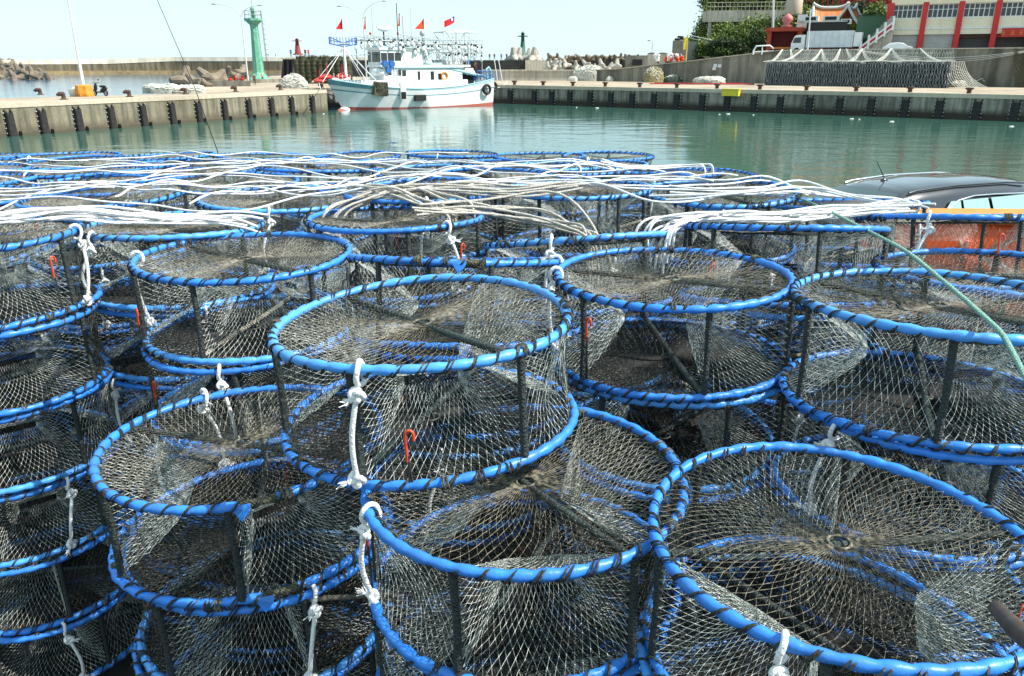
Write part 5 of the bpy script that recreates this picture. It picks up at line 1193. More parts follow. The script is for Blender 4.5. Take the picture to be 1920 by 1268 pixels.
def bush(px, py, Y, rx, rz_, label, seed, n=1500, ms=('leaf', 'leaf2', 'leaf3'), ls=.3, group='bushes on the slope', kind='bush', trunk=1.0):
    p = aty(px, py, Y); rs = np.random.RandomState(seed); t = empty(kind, (p.x, p.y, p.z - rz_)); tag(t, label, 'tree' if kind == 'tree' else 'bush', group)
    cl = rs.randn(14, 3); cl /= np.linalg.norm(cl, axis=1)[:, None]; cl *= rs.uniform(.3, .8, (14, 1)); cl *= (rx, rx * .8, rz_)
    mb = MB(); k = rs.randint(0, 14, n); P = cl[k] + rs.randn(n, 3) * np.array([rx, rx * .8, rz_]) * .23 + (0, 0, rz_)
    a = rs.randn(n, 3); a /= np.linalg.norm(a, axis=1)[:, None]; b = np.cross(a, rs.randn(n, 3)); b /= np.linalg.norm(b, axis=1)[:, None]
    s = ls * rs.uniform(.6, 1.2, (n, 1)); V_ = np.stack([P - a * s, P + b * s * .5, P + a * s, P - b * s * .5], 1).reshape(-1, 3); F_ = np.arange(n * 4).reshape(-1, 4)
    mi = (k * 7) % 3
    for q in range(3):
        sel = mi == q
        if sel.any(): VV = V_.reshape(-1, 4, 3)[sel].reshape(-1, 3); mb.add(VV, np.arange(len(VV)).reshape(-1, 4), ms[q])
    kid(mb, 'crown', t)
    tb = MB()
    for q in range(4): e = cl[q] + (0, 0, rz_); tb.tube([(0, 0, -1.5), tuple(e * .5 + np.array([0, 0, -.2])), tuple(e)], [.2 * trunk, .12 * trunk, .04], 'bark', 5)
    kid(tb, 'trunk', t)
spots = [(1322, 98, 158, 2.6, 2.2), (1342, 88, 160, 3.4, 2.8), (1368, 80, 160, 3.6, 3.2), (1392, 72, 162, 3.8, 3.4), (1416, 66, 162, 4.0, 3.8), (1440, 64, 164, 3.4, 3.2), (1350, 92, 156, 3.0, 2.0), (1385, 90, 156, 3.2, 2.4), (1415, 88, 156, 3.2, 2.6), (1437, 84, 156, 2.8, 2.8),
         (1318, 72, 178, 2.8, 3), (1330, 52, 182, 2.6, 3.2), (1480, 52, 160, 3.0, 2.2), (1505, 42, 162, 2.8, 3.2), (1355, 66, 168, 3.0, 2.0), (1300, 90, 176, 2.4, 2.2)]
wh = ['at the left foot of the slope', 'left of the hedge below the pale building', 'in the hedge below the pale building', 'right of centre in the hedge below the pale building', 'tallest part of the hedge near the kiosk', 'just left of the utility pole', 'low and dark by the ramp handrail', 'low at the middle of the ramp hedge', 'low before the tall hedge', 'low beside the kiosk', 'under the left end of the pale building', 'left edge of the hill beside the railed roof', 'behind the urn', 'behind the thin white post', 'below the openings of the pale building', 'lowest on the left skyline of the slope']
for i, s_ in enumerate(spots): bush(*s_, 'leafy green bush ' + wh[i], 60 + i, n=4200 if s_[3] > 3 else 2800, ms=('leaf', 'leaf2', 'leaf') if i not in (6, 7, 8, 9) else ('leaf2', 'leaf3', 'leaf3'))  # low hedge bushes take the darker leaf colours
spots = [(1350, 8, 190, 4.2, 4.2), (1385, 0, 192, 5, 4.8), (1425, -4, 192, 5.2, 5), (1465, 2, 186, 4.4, 4), (1510, 4, 184, 4, 4), (1545, 14, 176, 3.4, 3.4), (1625, 28, 165, 3.2, 3.2), (1645, 42, 158, 2.6, 2.8), (1605, 36, 168, 2.4, 2.8), (1400, 20, 186, 3.4, 2.6), (1455, 24, 180, 3, 2.4), (1520, 30, 172, 3, 2.6), (1655, -6, 185, 5, 5)]
wh = ['at the skyline above the railed roof, farthest left', 'second from the left on the skyline', 'third from the left on the skyline', 'left of the tan water tank', 'right of the tan water tank', 'above the temple roofs', 'right of the temple under the red terrace', 'just left of the cream building', 'between temple and cream building', 'behind the roof railing', 'in front of the tan water tank', 'behind the orange temple roof', 'above the roof left of the cream building']
for i, s_ in enumerate(spots): bush(*s_, 'green tree ' + wh[i], 160 + i, n=4800, group='trees on the hill', kind='tree', trunk=1.6, ms=[('leaf', 'leaf2', 'leaf3'), ('leaf2', 'leaf', 'leaf'), ('leaf3', 'leaf2', 'leaf2')][i % 3])
# ================================================================ fishing boat
bw = onz(643, 208, 0); sw = onz(921, 196.5, 0); ax = (sw - bw); LB = ax.length; BA = math.atan2(ax.y, ax.x)
BEAM = 2.6
boat = empty('fishing_boat', (bw.x - math.sin(BA) * BEAM * .55, bw.y + math.cos(BA) * BEAM * .55, 0), BA)
tag(boat, 'white squid fishing boat with blue stripe and rows of lamps moored at the far quay', 'fishing boat')
def sheer(u):   # deck edge height along the boat
    return 3.9 - 5.2 * u + 5.0 * u * u - (.0 if u < .85 else 0) - .35 * math.sin(math.pi * min(1, u * 1.3)) * 0
def hullp(u, v, side):
    zt = sheer(u) + .0; z = -.7 + (zt + .7) * v
    vb = max(0, z) / 3.9
    sbow = .9 - 2.3 * min(1, vb) ** .9
    s = sbow + (LB - sbow) * u
    full = (1 - (1 - min(1, u / .40)) ** 2.4) ** (.8 - .32 * v) if u > 0 else 0
    flare = (.62 + .38 * v ** .8) if u < .5 else (.8 + .2 * v ** .8)
    flare = flare * (1 - max(0, .5 - u) * (1 - v) * .7)
    stern = 1 - .16 * max(0, (u - .75) / .25) ** 2
    return (s, side * BEAM * full * flare * stern, z)
NU, NV = 40, 24
mb = MB()
for side in (-1, 1):
    G = np.array([[hullp(i / NU, j / NV, side) for i in range(NU + 1)] for j in range(NV + 1)])
    if side > 0: G = G[::-1]
    ks = list(range(NV))
    for j in ks:
        v = (j + .5) / NV if side < 0 else 1 - (j + .5) / NV
        for i0 in range(0, NU, 1):
            pass
        zmid = float(G[j:j + 2, NU // 2, 2].mean())
        m = 'boot' if v < .26 and zmid < .28 else 'lblue' if .90 < v < .96 else 'hullw'
        mb.grid(G[j:j + 2], m)
        if v >= .72 and v < .76: mb.M[-1] = (mb.mi('teal'), True)
tr = [hullp(1, j / NV, -1) for j in range(NV + 1)] + [hullp(1, j / NV, 1) for j in range(NV, -1, -1)]
mb.add(tr, [list(range(len(tr)))], 'white')
mb.ball((.9, 0, -.12), .5, 'boot', 14, 8, (2.0, 1, .8)); mb.ball((1.2, 0, .1), .46, 'hullw', 14, 8, (2.0, 1, .8))
kid(mb, 'hull', boat)
# bow band: worn teal over grey flare
bb = MB()
for side in (-1, 1):
    G = []
    for v in np.linspace(.86, 1.0, 5):
        row = []
        for u in np.linspace(0, .27, 14):
            x, y, z = hullp(u, v, side); row.append((x - .03 * (1 - u * 3), y + side * .035, z + .01))
        G.append(row)
    bb.grid(G if side < 0 else G[::-1], 'teal')
kid(bb, 'bow_band', boat)
dk = MB(); G = [[(hullp(i / NU, .86, -1)[0], hullp(i / NU, .86, -1)[1] * y, hullp(i / NU, .86, 1)[2]) for i in range(NU + 1)] for y in (1, 0, -1)]
dk.grid(G, 'lgrey'); kid(dk, 'deck', boat)
for side in (-1, 1):
    kid(MB().tube([tuple(np.array(hullp(u, 1, side)) + (0, 0, .03)) for u in np.linspace(0, 1, 40)], .08, 'lblue', 6), 'gunwale', boat)
def px2s(px): # pixel column to boat length coordinate on the near side
    lo, hi = -6.0, LB + 5
    for _ in range(50):
        m_ = (lo + hi) / 2; X = boat.location.x + math.cos(BA) * m_ + math.sin(BA) * 2; Y = boat.location.y + math.sin(BA) * m_ - math.cos(BA) * 2
        if 960 + F_PX * X / (Y * math.cos(PITCH) + CAM_H * math.sin(PITCH) * .5) < px: lo = m_
        else: hi = m_
    return lo
def zz(px, py):
    s = px2s(px); Y = boat.location.y + math.sin(BA) * s - 2; return aty(960, py, Y).z
def bx(x0, x1, y0, y1, hw, m, name, off=0, parent=boat, taper=1):
    a, b = px2s(x0), px2s(x1); xm = (x0 + x1) / 2; t_, l_ = zz(xm, y0), zz(xm, y1)
    return kid(MB().box(((a + b) / 2, off, (t_ + l_) / 2), (b - a, hw * 2, t_ - l_), m, taper=taper), name, parent)
# raised bulwark amidships flush with the sides
for side in (-1, 1):
    G = []
    for v in np.linspace(0, 1, 6):
        row = []
        for u in np.linspace(.14, .80, 26):
            x, y, z = hullp(u, 1, side); zt = 3.62 + .25 * max(0, .4 - u); row.append((x, y * (1 - .04 * v), z + .05 + (zt - z) * v))
        G.append(row)
    kid(MB().grid(G if side < 0 else G[::-1], 'white'), 'bulwark', boat)
dk2 = MB(); G = [[(hullp(u, 1, 1)[0], hullp(u, 1, 1)[1] * y * .95, 3.5) for u in np.linspace(.14, .80, 12)] for y in (-1, 0, 1)]; dk2.grid(G, 'white'); kid(dk2, 'upper_deck', boat)
# doorway in bulwark
sA = px2s(751); kid(MB().box((sA, -BEAM * .985, 2.3), (.9, .25, 2.2), 'lgrey'), 'door', boat); kid(MB().box((sA, -BEAM * 1.0, 1.75), (.75, .26, .9), 'dark_cloth'), 'hatch', boat)
sA = px2s(783); kid(MB().box((sA, -BEAM * .965, 1.35), (1.7, .5, .8), 'black'), 'scupper', boat)
# main cabin and wheelhouse
lc = bx(722, 868, 124, 152, 1.9, 'white', 'cabin')
bx(716, 882, 122, 126, 2.1, 'white', 'cabin_roof'); bx(740, 870, 126, 127.5, 2.12, 'lblue', 'roof_stripe')
wh_ = bx(719, 800, 93, 124, 1.65, 'white', 'wheelhouse')
bx(716, 806, 89, 94, 1.8, 'white', 'wheelhouse_roof'); bx(718, 790, 86, 88.8, 1.2, 'lblue', 'wheelhouse_roof')
def win(x0, x1, y0, y1, hw, parent, name='window', m='glass'):
    a, b = px2s(x0), px2s(x1); xm = (x0 + x1) / 2; t_, l_ = zz(xm, y0), zz(xm, y1)
    return kid(MB().box(((a + b) / 2, -hw, (t_ + l_) / 2), (b - a, .06, t_ - l_), m), name, parent)
for a, b in ((720, 731), (732.5, 744), (745.5, 757)): win(a, b, 99, 114, 1.66, wh_)
f0 = px2s(719)
for y in (-1.1, 0, 1.1): kid(MB().box((f0 - .02, y, zz(719, 107)), (.06, .98, 1.25), 'glass'), 'window', wh_)
for a, b, c, d_ in ((730, 736, 130, 141), (747, 754, 131, 142), (756, 763, 132, 143)): win(a, b, c, d_, 1.91, lc)
for a, b in ((785, 789), (809, 815)): win(a, b, 134, 150, 1.92, lc, 'door', 'black')
win(823, 829, 138, 150, 1.92, lc, 'figure_panel', 'dark_cloth')
ld = MB(); a = px2s(741)
for y in (0, .5): ld.tube([(a + y, -2.0, 3.5), (a + y, -2.0, 5.2)], .04, 'white', 5)
for i in range(6): ld.tube([(a, -2.0, 3.6 + i * .28), (a + .5, -2.0, 3.6 + i * .28)], .03, 'white', 5)
kid(ld, 'ladder', boat)
def ring(x, y, z, R, r, m, name, axis='y'):
    P = [(x + R * math.cos(a), y, z + R * math.sin(a)) for a in np.linspace(0, 6.283, 19)[:-1]]
    return kid(MB().tube(P, r, m, 8, closed=True), name, boat)
ring(px2s(834), -1.98, zz(834, 143), .5, .13, 'orange2', 'life_ring')
ring(px2s(908), -BEAM * 1.0, zz(908, 168), .62, .2, 'black', 'tyre_fender'); ring(px2s(930), -BEAM * .5, zz(930, 163), .62, .2, 'black', 'tyre_fender')
# blue drums in front of the wheelhouse
for px in (724, 736):
    s = px2s(px); kid(MB().tube([(s, -2.3, zz(px, 120)), (s, -1.2, zz(px, 120))], .42, 'bluep', 16), 'blue_drum', boat)
kid(MB().tube([(px2s(730), -2.2, zz(730, 131)), (px2s(730), -1.4, zz(730, 131))], .42, 'bluep', 14), 'blue_drum', boat)
kid(MB().lathe([(0, 0), (1.0, 0), (1.15, .3), (1.05, .75), (.5, 1.0), (0, 1.02)], 'white', c=(px2s(722), -.8, zz(722, 142)), n=18), 'raft_canister', boat)
for (px, y0, y1, off, m) in ((810, 105, 118, 0, 'bluep'), (898, 113, 122, 0, 'bluep'), (900, 116, 134, -.5, 'iron'), (893, 140, 152, -1.2, 'bluep'), (903, 140, 150, -1.2, 'white')):
    s = px2s(px); z0 = zz(px, y1); z1_ = zz(px, y0); kid(MB().lathe([(0, z0), (.45, z0), (.48, (z0 + z1_) / 2), (.45, z1_), (0, z1_)], m, c=(s, off, 0), n=14), 'drum', boat)
# pale tarps and boxes aft
for (a, b, c, d_, hw, m) in ((795, 838, 118, 132, 1.5, 'lblue'), (838, 865, 122, 134, 1.4, 'lblue'), (862, 898, 128, 138, 1.2, 'white'), (800, 820, 109, 120, 1.0, 'white'), (846, 880, 112, 126, .8, 'whitem')):
    bx(a, b, c, d_, hw, m, 'deck_locker', taper=.86)
aw = MB(); a, b = px2s(862), px2s(906); G = [[(a + (b - a) * u, y, zz(884, 138) - .5 * u + .05 * math.sin(u * 9)) for u in np.linspace(0, 1, 8)] for y in (-2.0, 0, 2.0)]; aw.grid(G, 'lblue')
for x in (a, b):
    for y in (-1.9, 1.9): aw.tube([(x, y, 1.8), (x, y, zz(884, 138))], .06, 'white', 6)
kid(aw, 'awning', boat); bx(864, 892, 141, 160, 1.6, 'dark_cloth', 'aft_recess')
# bow gear
nm = MB(); nm.box((0, 0, 0), (1.9, .8, 1.7), mat('rope_fender', (.16, .14, .10), .9, .2, noise=.6, nscale=5), ry=.15)
rr = random.Random(2)
for i in range(26): nm.tube([(rr.uniform(-1, 1), -.45, -.85), (rr.uniform(-1, 1), -.5, 0), (rr.uniform(-1, 1), -.45, .85)], .06, 'twine_o', 4)
o = kid(nm, 'rope_fender', boat); u = .16; hp = hullp(.17, .86, -1); o.location = (px2s(709), hp[1] - .35, zz(709, 167))
for i, (px, py, sc) in enumerate([(607, 153, 1), (622, 146, 1.2), (652, 145, 1.1), (660, 147, .9)]):
    s = px2s(px); m_ = MB(); m_.ball((0, 0, 0), .42 * sc, 'redp', 10, 7, (1.9, .8, .55)); m_.tube([(-.8, 0, .1), (.2, .1, .5), (.9, 0, 0)], .09, 'redp', 5); m_.tube([(.1, 0, 0), (.1, 0, 1.4 * sc)], .06, 'redp', 5)
    o = kid(m_, 'red_float', boat); o.location = (s + .3, -.4 + .2 * i, zz(px, py))
kid(MB().tube([(-3.3, 0, 3.6), (-1.6, 0, 3.9), (2.0, 0, 3.9)], [.12, .16, .2], 'whitem', 8), 'bow_roller', boat)
# masts
def mast(px, y0, y1, r, m, name='mast', off=0): 
    s = px2s(px); kid(MB().tube([(s, off, zz(px, y1)), (s, off, zz(px, y0))], [r, r * .7], m, 8), name, boat); return s
s1 = mast(664, 86, 150, .22, 'white'); mast(664, 58, 88, .06, 'white')
st_ = MB()
zt_ = zz(664, 88)
for dx, dy in ((-4.6, -1), (-4.6, 1), (4.2, -1.8), (4.2, 1.8), (5.2, 0), (2.6, -1.6)): st_.tube([(s1, 0, zt_), (s1 + dx * .85, dy, 3.6)], .05, 'white', 5)
kid(st_, 'mast_stay', boat)
cr = MB(); w_ = 1.0; L1 = 2.1; z0 = zz(664, 83); z1_ = zz(664, 69); 
a, b = px2s(638), px2s(688)
cr.tube([(a, 0, z0 + .1), (s1, 0, z0 - .25), (b, 0, z0 + .1)], .09, 'bluep', 6); cr.tube([(a, 0, z0 + .5), (s1, 0, z0 + .2), (b, 0, z0 + .5)], .06, 'bluep', 6)
for y in (a, b): cr.tube([(y, 0, z0), (y, 0, z1_)], .09, 'bluep', 6)
cr.tube([(a, 0, z1_), (a + 1.6, 0, z0 + .3)], .06, 'bluep', 6); cr.tube([(b, 0, z1_), (b - 1.6, 0, z0 + .3)], .06, 'bluep', 6); cr.tube([(s1, -1.5, z0), (s1, 1.5, z0)], .07, 'bluep', 6)
for i in range(9): x = a + (b - a) * (i + .5) / 9; cr.tube([(x, 0, z0 + .1), (x, 0, z0 + .9)], .05, 'bluep', 5)
kid(cr, 'crow_frame', boat)
mast(739, 55, 93, .13, 'black'); mast(811, 70, 105, .13, 'dgreen'); mast(765, 4, 90, .07, 'black'); mast(719, 8, 72, .035, 'grey', 'aerial'); mast(790, 14, 72, .035, 'grey', 'aerial'); mast(775, 28, 88, .04, 'iron', 'aerial'); mast(841, 100, 126, .08, 'whitem'); mast(883, 92, 130, .1, 'white'); mast(899, 84, 120, .08, 'whitem')
kid(MB().ball((px2s(739), 0, zz(739, 54)), .55, 'white', 12, 7, (1.6, 1, .55)), 'radar', boat); kid(MB().box((px2s(740), 0, zz(740, 50)), (2.2, .25, .22), 'white'), 'radar_bar', boat)
kid(MB().ball((px2s(810), 0, zz(810, 62)), .36, 'grey', 10, 6, (1, 1, 1.2)), 'searchlight', boat)
for px in (766, 715, 812): kid(MB().ball((px2s(px), .1, zz(px, 62)), .18, 'redp', 8, 5), 'signal_lamp', boat)
# lamp rails with squid lamps
rail = MB(); lamps = []; rr0 = random.Random(3)
runs = [(690, 752, 74, 78), (752, 800, 72, 80), (762, 800, 90, 91), (795, 906, 82, 83), (845, 906, 98, 99), (800, 850, 92, 93)]
for (a_, b_, ya, yb) in runs:
    for off in (-1.9, 1.9):
        rail.tube([(px2s(a_), off, zz(a_, ya)), (px2s(b_), off, zz(b_, yb))], .06, 'lgrey', 5); rail.tube([(px2s(a_), off, zz(a_, ya) + .55), (px2s(b_), off, zz(b_, yb) + .55)], .04, 'lgrey', 5)
    n = int((b_ - a_) / 5.2)
    for i in range(n + 1):
        px = a_ + (b_ - a_) * i / n; s = px2s(px); z = zz(px, ya + (yb - ya) * i / n)
        rail.tube([(s, -1.9, z), (s, -1.9, z + .55)], .03, 'lgrey', 4)
        if i % 2: rail.tube([(s, -1.9, z), (s, 1.9, z)], .04, 'lgrey', 4)
        lamps.append((s + rr0.uniform(-.2, .2), rr0.choice([-1.9, -1.9, -1.2]), z + rr0.uniform(-.35, .3)))
        if i % 2: lamps.append((s + .3, 1.9, z + rr0.uniform(-.4, .3)))
for px, y1 in ((700, 130), (752, 92), (800, 122), (850, 126), (905, 140), (880, 122)):
    for off in (-1.9, 1.9): rail.tube([(px2s(px), off, zz(px, y1)), (px2s(px), off, zz(px, 74 if px < 800 else 82))], .07, 'lgrey', 6)
rail.ms = [M['grey'] if m == M['lgrey'] else m for m in rail.ms]; kid(rail, 'lamp_rack', boat)
lm = None; M['bulb'] = mat('white_bulb', (.85, .87, .86), .15, .8)
for i, (x, y, z) in enumerate(lamps[:98]):
    if lm is None:
        b_ = MB(); b_.lathe([(0, 0), (.09, 0), (.1, -.2), (.2, -.42), (.23, -.62), (.14, -.82), (0, -.88)], 'bulb', n=10); b_.lathe([(0, .06), (.13, .06), (.13, -.18), (.11, -.2)], 'black', n=8); lm = b_.mesh('lamp')
    o = bpy.data.objects.new('lamp', lm); COL.objects.link(o); o.parent = boat; o.location = (x, y, z - .05)
# stern frame
sf = MB(); a, b = px2s(843), px2s(899); zt_ = zz(870, 60); zb = zz(870, 82)
for off in (-1.5, 1.5):
    sf.tube([(a, off, zt_), (b, off, zt_)], .08, 'lgrey', 6); sf.tube([(a, off, zt_), (a + 1.2, off, zb)], .07, 'lgrey', 6); sf.tube([(b, off, zt_), (b - 1.0, off, zb)], .07, 'lgrey', 6)
    for q in (.3, .6, .75): sf.tube([(a + (b - a) * q, off, zt_), (a + (b - a) * q, off, zb)], .06, 'lgrey', 6)
for x in (a, b): sf.tube([(x, -1.5, zt_), (x, 1.5, zt_)], .06, 'lgrey', 6)
sf.box(((a + b) / 2 - .2, -1.5, zt_ + .2), ((b - a) * .4, .1, .3), 'lgrey'); kid(sf, 'stern_frame', boat)
kid(MB().tube([(px2s(634), 0, zz(634, 105)), (px2s(720), 0, zz(720, 102))], .05, 'grey', 6), 'boom', boat); kid(MB().tube([(px2s(812), -1.2, zz(812, 100)), (px2s(908), -1.2, zz(908, 100))], .06, 'whitem', 6), 'boom', boat)
bm = MB(); bm.tube([(px2s(800), -1.8, zz(800, 118)), (px2s(918), -1.8, zz(918, 146))], .2, 'lblue', 8); kid(bm, 'boom', boat)
rl = MB()
for i in range(8): s = px2s(895) + i * .55; rl.tube([(s, -2.1, sheer(1) - .2), (s, -2.1, sheer(1) + 1.1)], .05, 'bluep', 5)
for z in (.5, 1.1): rl.tube([(px2s(895), -2.1, sheer(1) + z), (px2s(922), -2.1, sheer(1) + z), (px2s(922), 2.1, sheer(1) + z)], .05, 'bluep', 5)
rl.tube([(px2s(916), -1.8, 3.4), (px2s(913), -1.8, 5.0), (px2s(918), -1.8, 5.3), (px2s(922), -1.8, 4.8), (px2s(922), -1.8, 3.4)], .16, 'lblue', 8); kid(rl, 'stern_rail', boat)
fr_ = MB()
for i in range(9): u = .02 + i * .014; x, y, z = hullp(u * 1.2, 1, -1); fr_.tube([(x, y, z), (x, y, z + .9)], .04, 'white', 5)
kid(fr_, 'bow_rail', boat)
# clutter of nets, cables on the upper deck
rr = random.Random(8); cl = MB()
for i in range(46):
    px = rr.uniform(800, 905); s = px2s(px); z = zz(px, rr.uniform(96, 124)); cl.tube([(s, rr.uniform(-1.8, 1.8), z), (s + rr.uniform(-.8, .8), rr.uniform(-1.8, 1.8), z + rr.uniform(.3, 1.3))], .045, rr.choice(['white', 'lgrey', 'white', 'black', 'grey']), 5)
for i in range(16):
    px = rr.uniform(690, 905); cl.tube([(px2s(px), -1.5, zz(px, 76)), (px2s(px) + rr.uniform(-2, 2), 1.5, zz(px, 68)), (px2s(px) + rr.uniform(-3, 3), 0, zz(px, 80))], .02, 'grey', 4)
kid(cl, 'rigging', boat)
# flags (each on its staff)
def flag(px, y0, y1, ys, w_, m, tri=True, canton=False, name='flag'):
    s = px2s(px); zt_, zb = zz(px, y0), zz(px, y1); zs = zz(px, ys); f = kid(MB().tube([(s, 0, zs), (s, 0, zt_ + .1)], .035, 'lgrey', 5), 'flag_staff', boat); h = zt_ - zb
    mb = MB(); G = []
    for v in np.linspace(0, 1, 9):
        row = []
        for u in np.linspace(0, 1, 11):
            if tri: row.append((s - u * w_ * (1 - v * .96) , .18 * math.sin(u * 5) , zt_ - h * (1 - v) - .0 - u * .25 * w_ * (1 - v) * 0 + 0))
            else: row.append((s - u * w_, .22 * math.sin(u * 5 + 1), zt_ - h * .55 * (1 - v) - u * h * .48 - .05 * math.sin(u * 6)))
        G.append(row)
    mb.grid(G, m); 
    kid(mb, name, f)
    if canton:
        c = MB(); C_ = [[(s - u * w_ * .5, .22 * math.sin(u * 2.5 + 1) - .03, zt_ - h * .275 * (1 - v) - u * h * .24 - .04 * u) for u in np.linspace(0, 1, 6)] for v in np.linspace(0, 1, 5)]; c.grid(C_, mat('flag_blue', (.01, .02, .2), .8)); cc = kid(c, 'canton', f)
        u = .5; cx, cy, cz = s - u * w_ * .5, .22 * math.sin(u * 2.5 + 1) - .06, zt_ - h * .14 - u * h * .24 - .02; sn = MB(); P = []
        for i in range(24): r_ = .19 if i % 2 else .34; a_ = i * math.pi / 12; P.append((cx + r_ * math.cos(a_), cy - .0, cz + r_ * math.sin(a_) * .8))
        sn.add(P, [list(range(24))], 'white'); kid(sn, 'sun_emblem', f)
flag(664, 34, 54, 90, 1.1, 'red_cloth'); flag(707, 30, 54, 80, .5, mat('yellow_red_cloth', (.8, .35, .04), .8, col2=(.6, .05, .02), nscale=1.2)); flag(770, 24, 48, 72, .5, mat('yellow_red_cloth2', (.8, .3, .03), .8, col2=(.6, .05, .02), nscale=1.2)); flag(814, 34, 54, 82, 1.7, 'redor_cloth')
flag(871, 29, 51, 60, 1.9, 'red_cloth', tri=False, canton=True)
# mooring lines
a = boat.matrix_world if False else None
def bl(x, y, z): return (boat.location.x + math.cos(BA) * x - math.sin(BA) * y, boat.location.y + math.sin(BA) * x + math.cos(BA) * y, z)
for i, (a, b) in enumerate([(bl(LB, -2, 2.6), tuple(onz(952, 152, QZ + .5))), (bl(-2.4, 0, 3.6), tuple(onz(604, 165, QZ + .5)))]):
    a, b = Vector(a), Vector(b); tag(MB().tube([a.lerp(b, x) - Vector((0, 0, .5 * math.sin(3.14 * x))) for x in np.linspace(0, 1, 14)], .05, 'rope_c', 5).build('mooring_line'), ['mooring line from the boat stern to the right quay', 'mooring line from the boat bow to the left pier'][i], 'rope')
for i, (x0, y0, x1, y1) in enumerate([(933, 150, 927, 114), (942, 152, 935, 114)]):
    a = onz(x0, y0 + 2, QZ); b = aty(x1, y1, a.y + .5); mb = MB().tube([a, b], .09, 'lgrey', 6); mb.ball(tuple(b), .16, 'lgrey', 6, 4)
    tag(mb.build('leaning_pole'), 'pale pole leaning on the tan parapet, %s of two' % ['left', 'right'][i], 'pole')

# ================================================================ black car at the right
cf = Vector((.915, .404, 0)); cl_ = Vector((.404, -.915, 0))       # forward, towards the camera side
co = Vector((5.42, 11.82, GZ)) + cf * .08 ; CA = math.atan2(cf.y, cf.x)
car = empty('parked_car', (co.x, co.y, GZ), CA); tag(car, 'glossy black wagon parked behind the orange tub with roof rails and an aerial', 'car')
M['carp'] = mat('black_car_paint', (.012, .013, .016), .18, .6, coat=1.0); M['carg'] = mat('car_glass', (.04, .07, .07), .03, .9); M['chrome'] = mat('chrome_trim', (.8, .8, .8), .15, .5, metal=1.0)
M['carg2'] = mat('pale_tinted_glass', (.28, .46, .42), .05, .9)
# cross sections along x (0 = rear edge of roof); (x, half width roof, roof z, half width belt)
HR = 1.46
secs = [(-.92, .80, .95, .84), (-.90, .80, 1.02, .85), (-.45, .67, 1.26, .87), (-.02, .585, HR - .035, .88), (.25, .60, HR, .89), (1.0, .62, HR + .035, .9), (2.1, .62, HR + .02, .9), (2.75, .60, HR - .05, .9), (3.25, .62, 1.22, .89), (3.65, .68, .98, .88), (4.2, .62, .88, .84), (4.5, .5, .72, .74)]
def sec(x, hr, zr, hb, n=17):
    P = []
    zb = min(.92, zr - .03)
    P.append((x, -hb * .97, .3)); P.append((x, -hb, .62)); P.append((x, -hb * .985, zb))
    for a in np.linspace(0, 1, 5)[1:]: P.append((x, -(hb * .985 + (hr - hb * .985) * a), zb + (zr - .05 - zb) * a))
    for a in np.linspace(-1, 1, 9)[1:-1]: P.append((x, a * hr * .97, zr - .05 + .06 * (1 - a ** 4) + .02 * (1 - a * a)))
    for q in P[:7][::-1]: P.append((x, -q[1], q[2]))
    return P
xs = []
for (a, b) in zip(secs[:-1], secs[1:]):
    for k in range(4):
        q = k / 4; xs.append(tuple(a[i] + (b[i] - a[i]) * q for i in range(4)))
xs.append(secs[-1]); G = np.array([sec(*s) for s in xs])
cb = MB().grid(G, 'carp'); cb.add(G[0], [list(range(len(G[0])))], 'carp'); cb.add(G[-1], [list(range(len(G[0])))[::-1]], 'carp'); body = kid(cb, 'body', car)
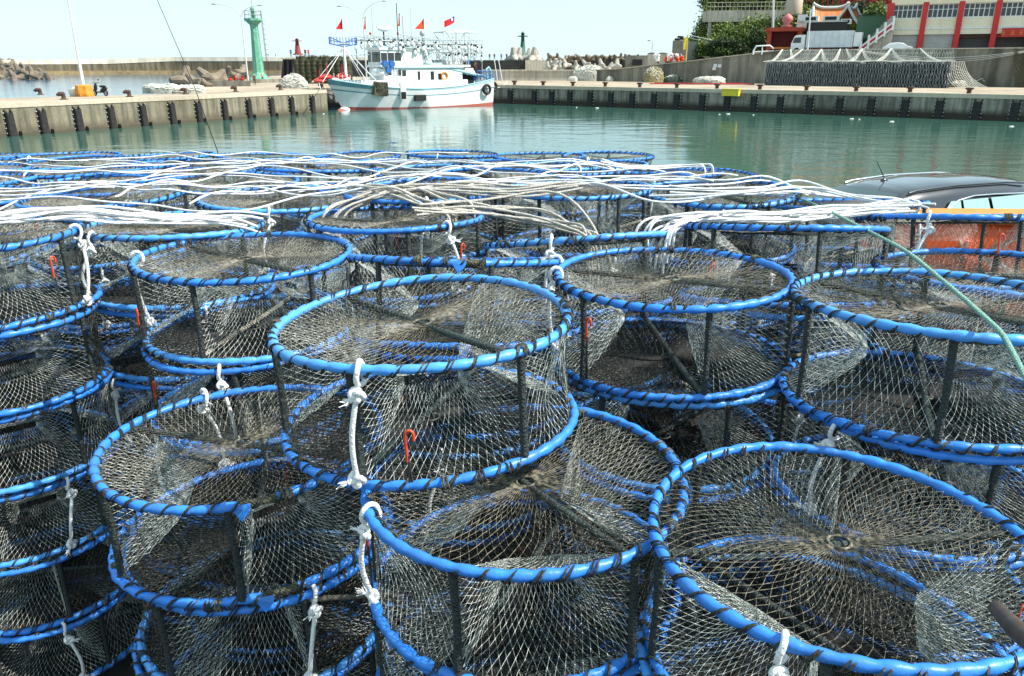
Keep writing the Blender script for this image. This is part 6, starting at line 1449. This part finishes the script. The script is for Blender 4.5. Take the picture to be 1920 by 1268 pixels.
# rear window
rw = MB(); S = []
for a in np.linspace(0, 1, 8):
    x = -.71 + (.65) * a; z = 1.13 + (HR - .075 - 1.13) * a + .015; hw = .66 - .12 * a; row = [(x - .07 * (1 - (y / hw) ** 2) - .03, y, z + .02 * (1 - (y / hw) ** 2)) for y in np.linspace(-hw, hw, 9)]; S.append(row)
rw.grid(S, 'carg'); kid(rw, 'rear_window', car)
kid(MB().tube([(-.40, -.1, 1.33), (-.50, .25, 1.27), (-.56, .3, 1.22)], .012, 'black', 5), 'rear_wiper', car)
for sd_ in (-1, 1):
    sw_ = MB(); z0, z1_ = .95, 1.29; y0, y1_ = .892, .73
    def sp_(x, z): k = (z - z0) / (z1_ - z0); return (x, sd_ * (y0 + (y1_ - y0) * k), z)
    for (a, b, c, d_) in ((.35, .95, .8, 1.0), (1.02, 1.6, 1.05, 1.6), (1.67, 3.05, 1.67, 2.5)):
        sw_.add([sp_(a, z0), sp_(b, z0), sp_(d_, z1_ - .02), sp_(c, z1_ - .02 if c > .6 else z1_ - .06)], np.array([(0, 1, 2, 3)]), 'carg2')
    kid(sw_, 'side_window', car)
    tr_ = MB(); tr_.tube([sp_(.25, .95), sp_(.5, 1.08), sp_(.95, 1.27), sp_(1.3, 1.315), sp_(1.8, 1.31), sp_(2.65, 1.28), sp_(3.15, .96)], .016, 'chrome', 6); kid(tr_, 'window_trim', car)
    rr_ = MB(); rr_.tube([(.05, sd_ * .60, HR - .045), (.2, sd_ * .60, HR - .02), (1.0, sd_ * .625, HR + .015), (2.1, sd_ * .62, HR + .0), (2.6, sd_ * .61, HR - .04)], .016, 'chrome' if sd_ > 0 else 'carp', 8); kid(rr_, 'roof_rail', car)
    kid(MB().box((-.55, sd_ * .72, .9), (.12, .2, .3), 'redp'), 'tail_light', car)
    kid(MB().box((2.2, sd_ * 1.0, 1.0), (.16, .2, .14), 'carp'), 'mirror', car); kid(MB().box((4.15, sd_ * .5, .68), (.2, .3, .14), 'white'), 'headlight', car)
    for x in (.25, 3.0): kid(MB().tube([(x, sd_ * .72, .33), (x, sd_ * .92, .33)], .33, 'black', 22), 'wheel', car)
ae = MB(); ae.ball((.35, .12, HR + .035), .05, 'carp', 10, 6, (1.6, .8, .7)); ae.tube([(.36, .12, HR + .05), (.14, .12, HR + .32)], [.008, .005], 'black', 6); kid(ae, 'aerial', car)

# ================================================================ orange tub at the right
def rbox(cx, cy, cz, sx, sy, sz, m, r=.12):
    me = bpy.data.meshes.new('t'); import bmesh as B_
    bmx = B_.new(); B_.ops.create_cube(bmx, size=1)
    for v in bmx.verts: v.co = Vector((v.co.x * sx + cx, v.co.y * sy + cy, v.co.z * sz + cz))
    B_.ops.bevel(bmx, geom=bmx.edges[:], offset=r, segments=4, affect='EDGES', profile=.5); bmx.to_mesh(me); bmx.free()
    for f in me.polygons: f.use_smooth = True
    me.materials.append(M[m]); return me
tub = empty('orange_tub', (6.85, 8.95, GZ - .12), -.05); tag(tub, 'big orange plastic tub behind the traps in front of the black car', 'tub')
me = rbox(0, 0, .84, 5.5, .56, 1.52, 'orange', .16); o = bpy.data.objects.new('body', me); COL.objects.link(o); o.parent = tub
me = rbox(0.05, 0, 1.63, 5.65, .62, .09, 'orange2', .04); o = bpy.data.objects.new('rim', me); COL.objects.link(o); o.parent = tub
for i in range(7): kid(MB().tube([(-2.4 + i * .8, -.29, .15), (-2.4 + i * .8, -.29, 1.4)], .045, 'orange', 8), 'rib', tub)
kid(MB().box((0, 0, .05), (4.2, .45, .1), 'black'), 'base', tub)
# small crab-free details: orange tip by the far traps
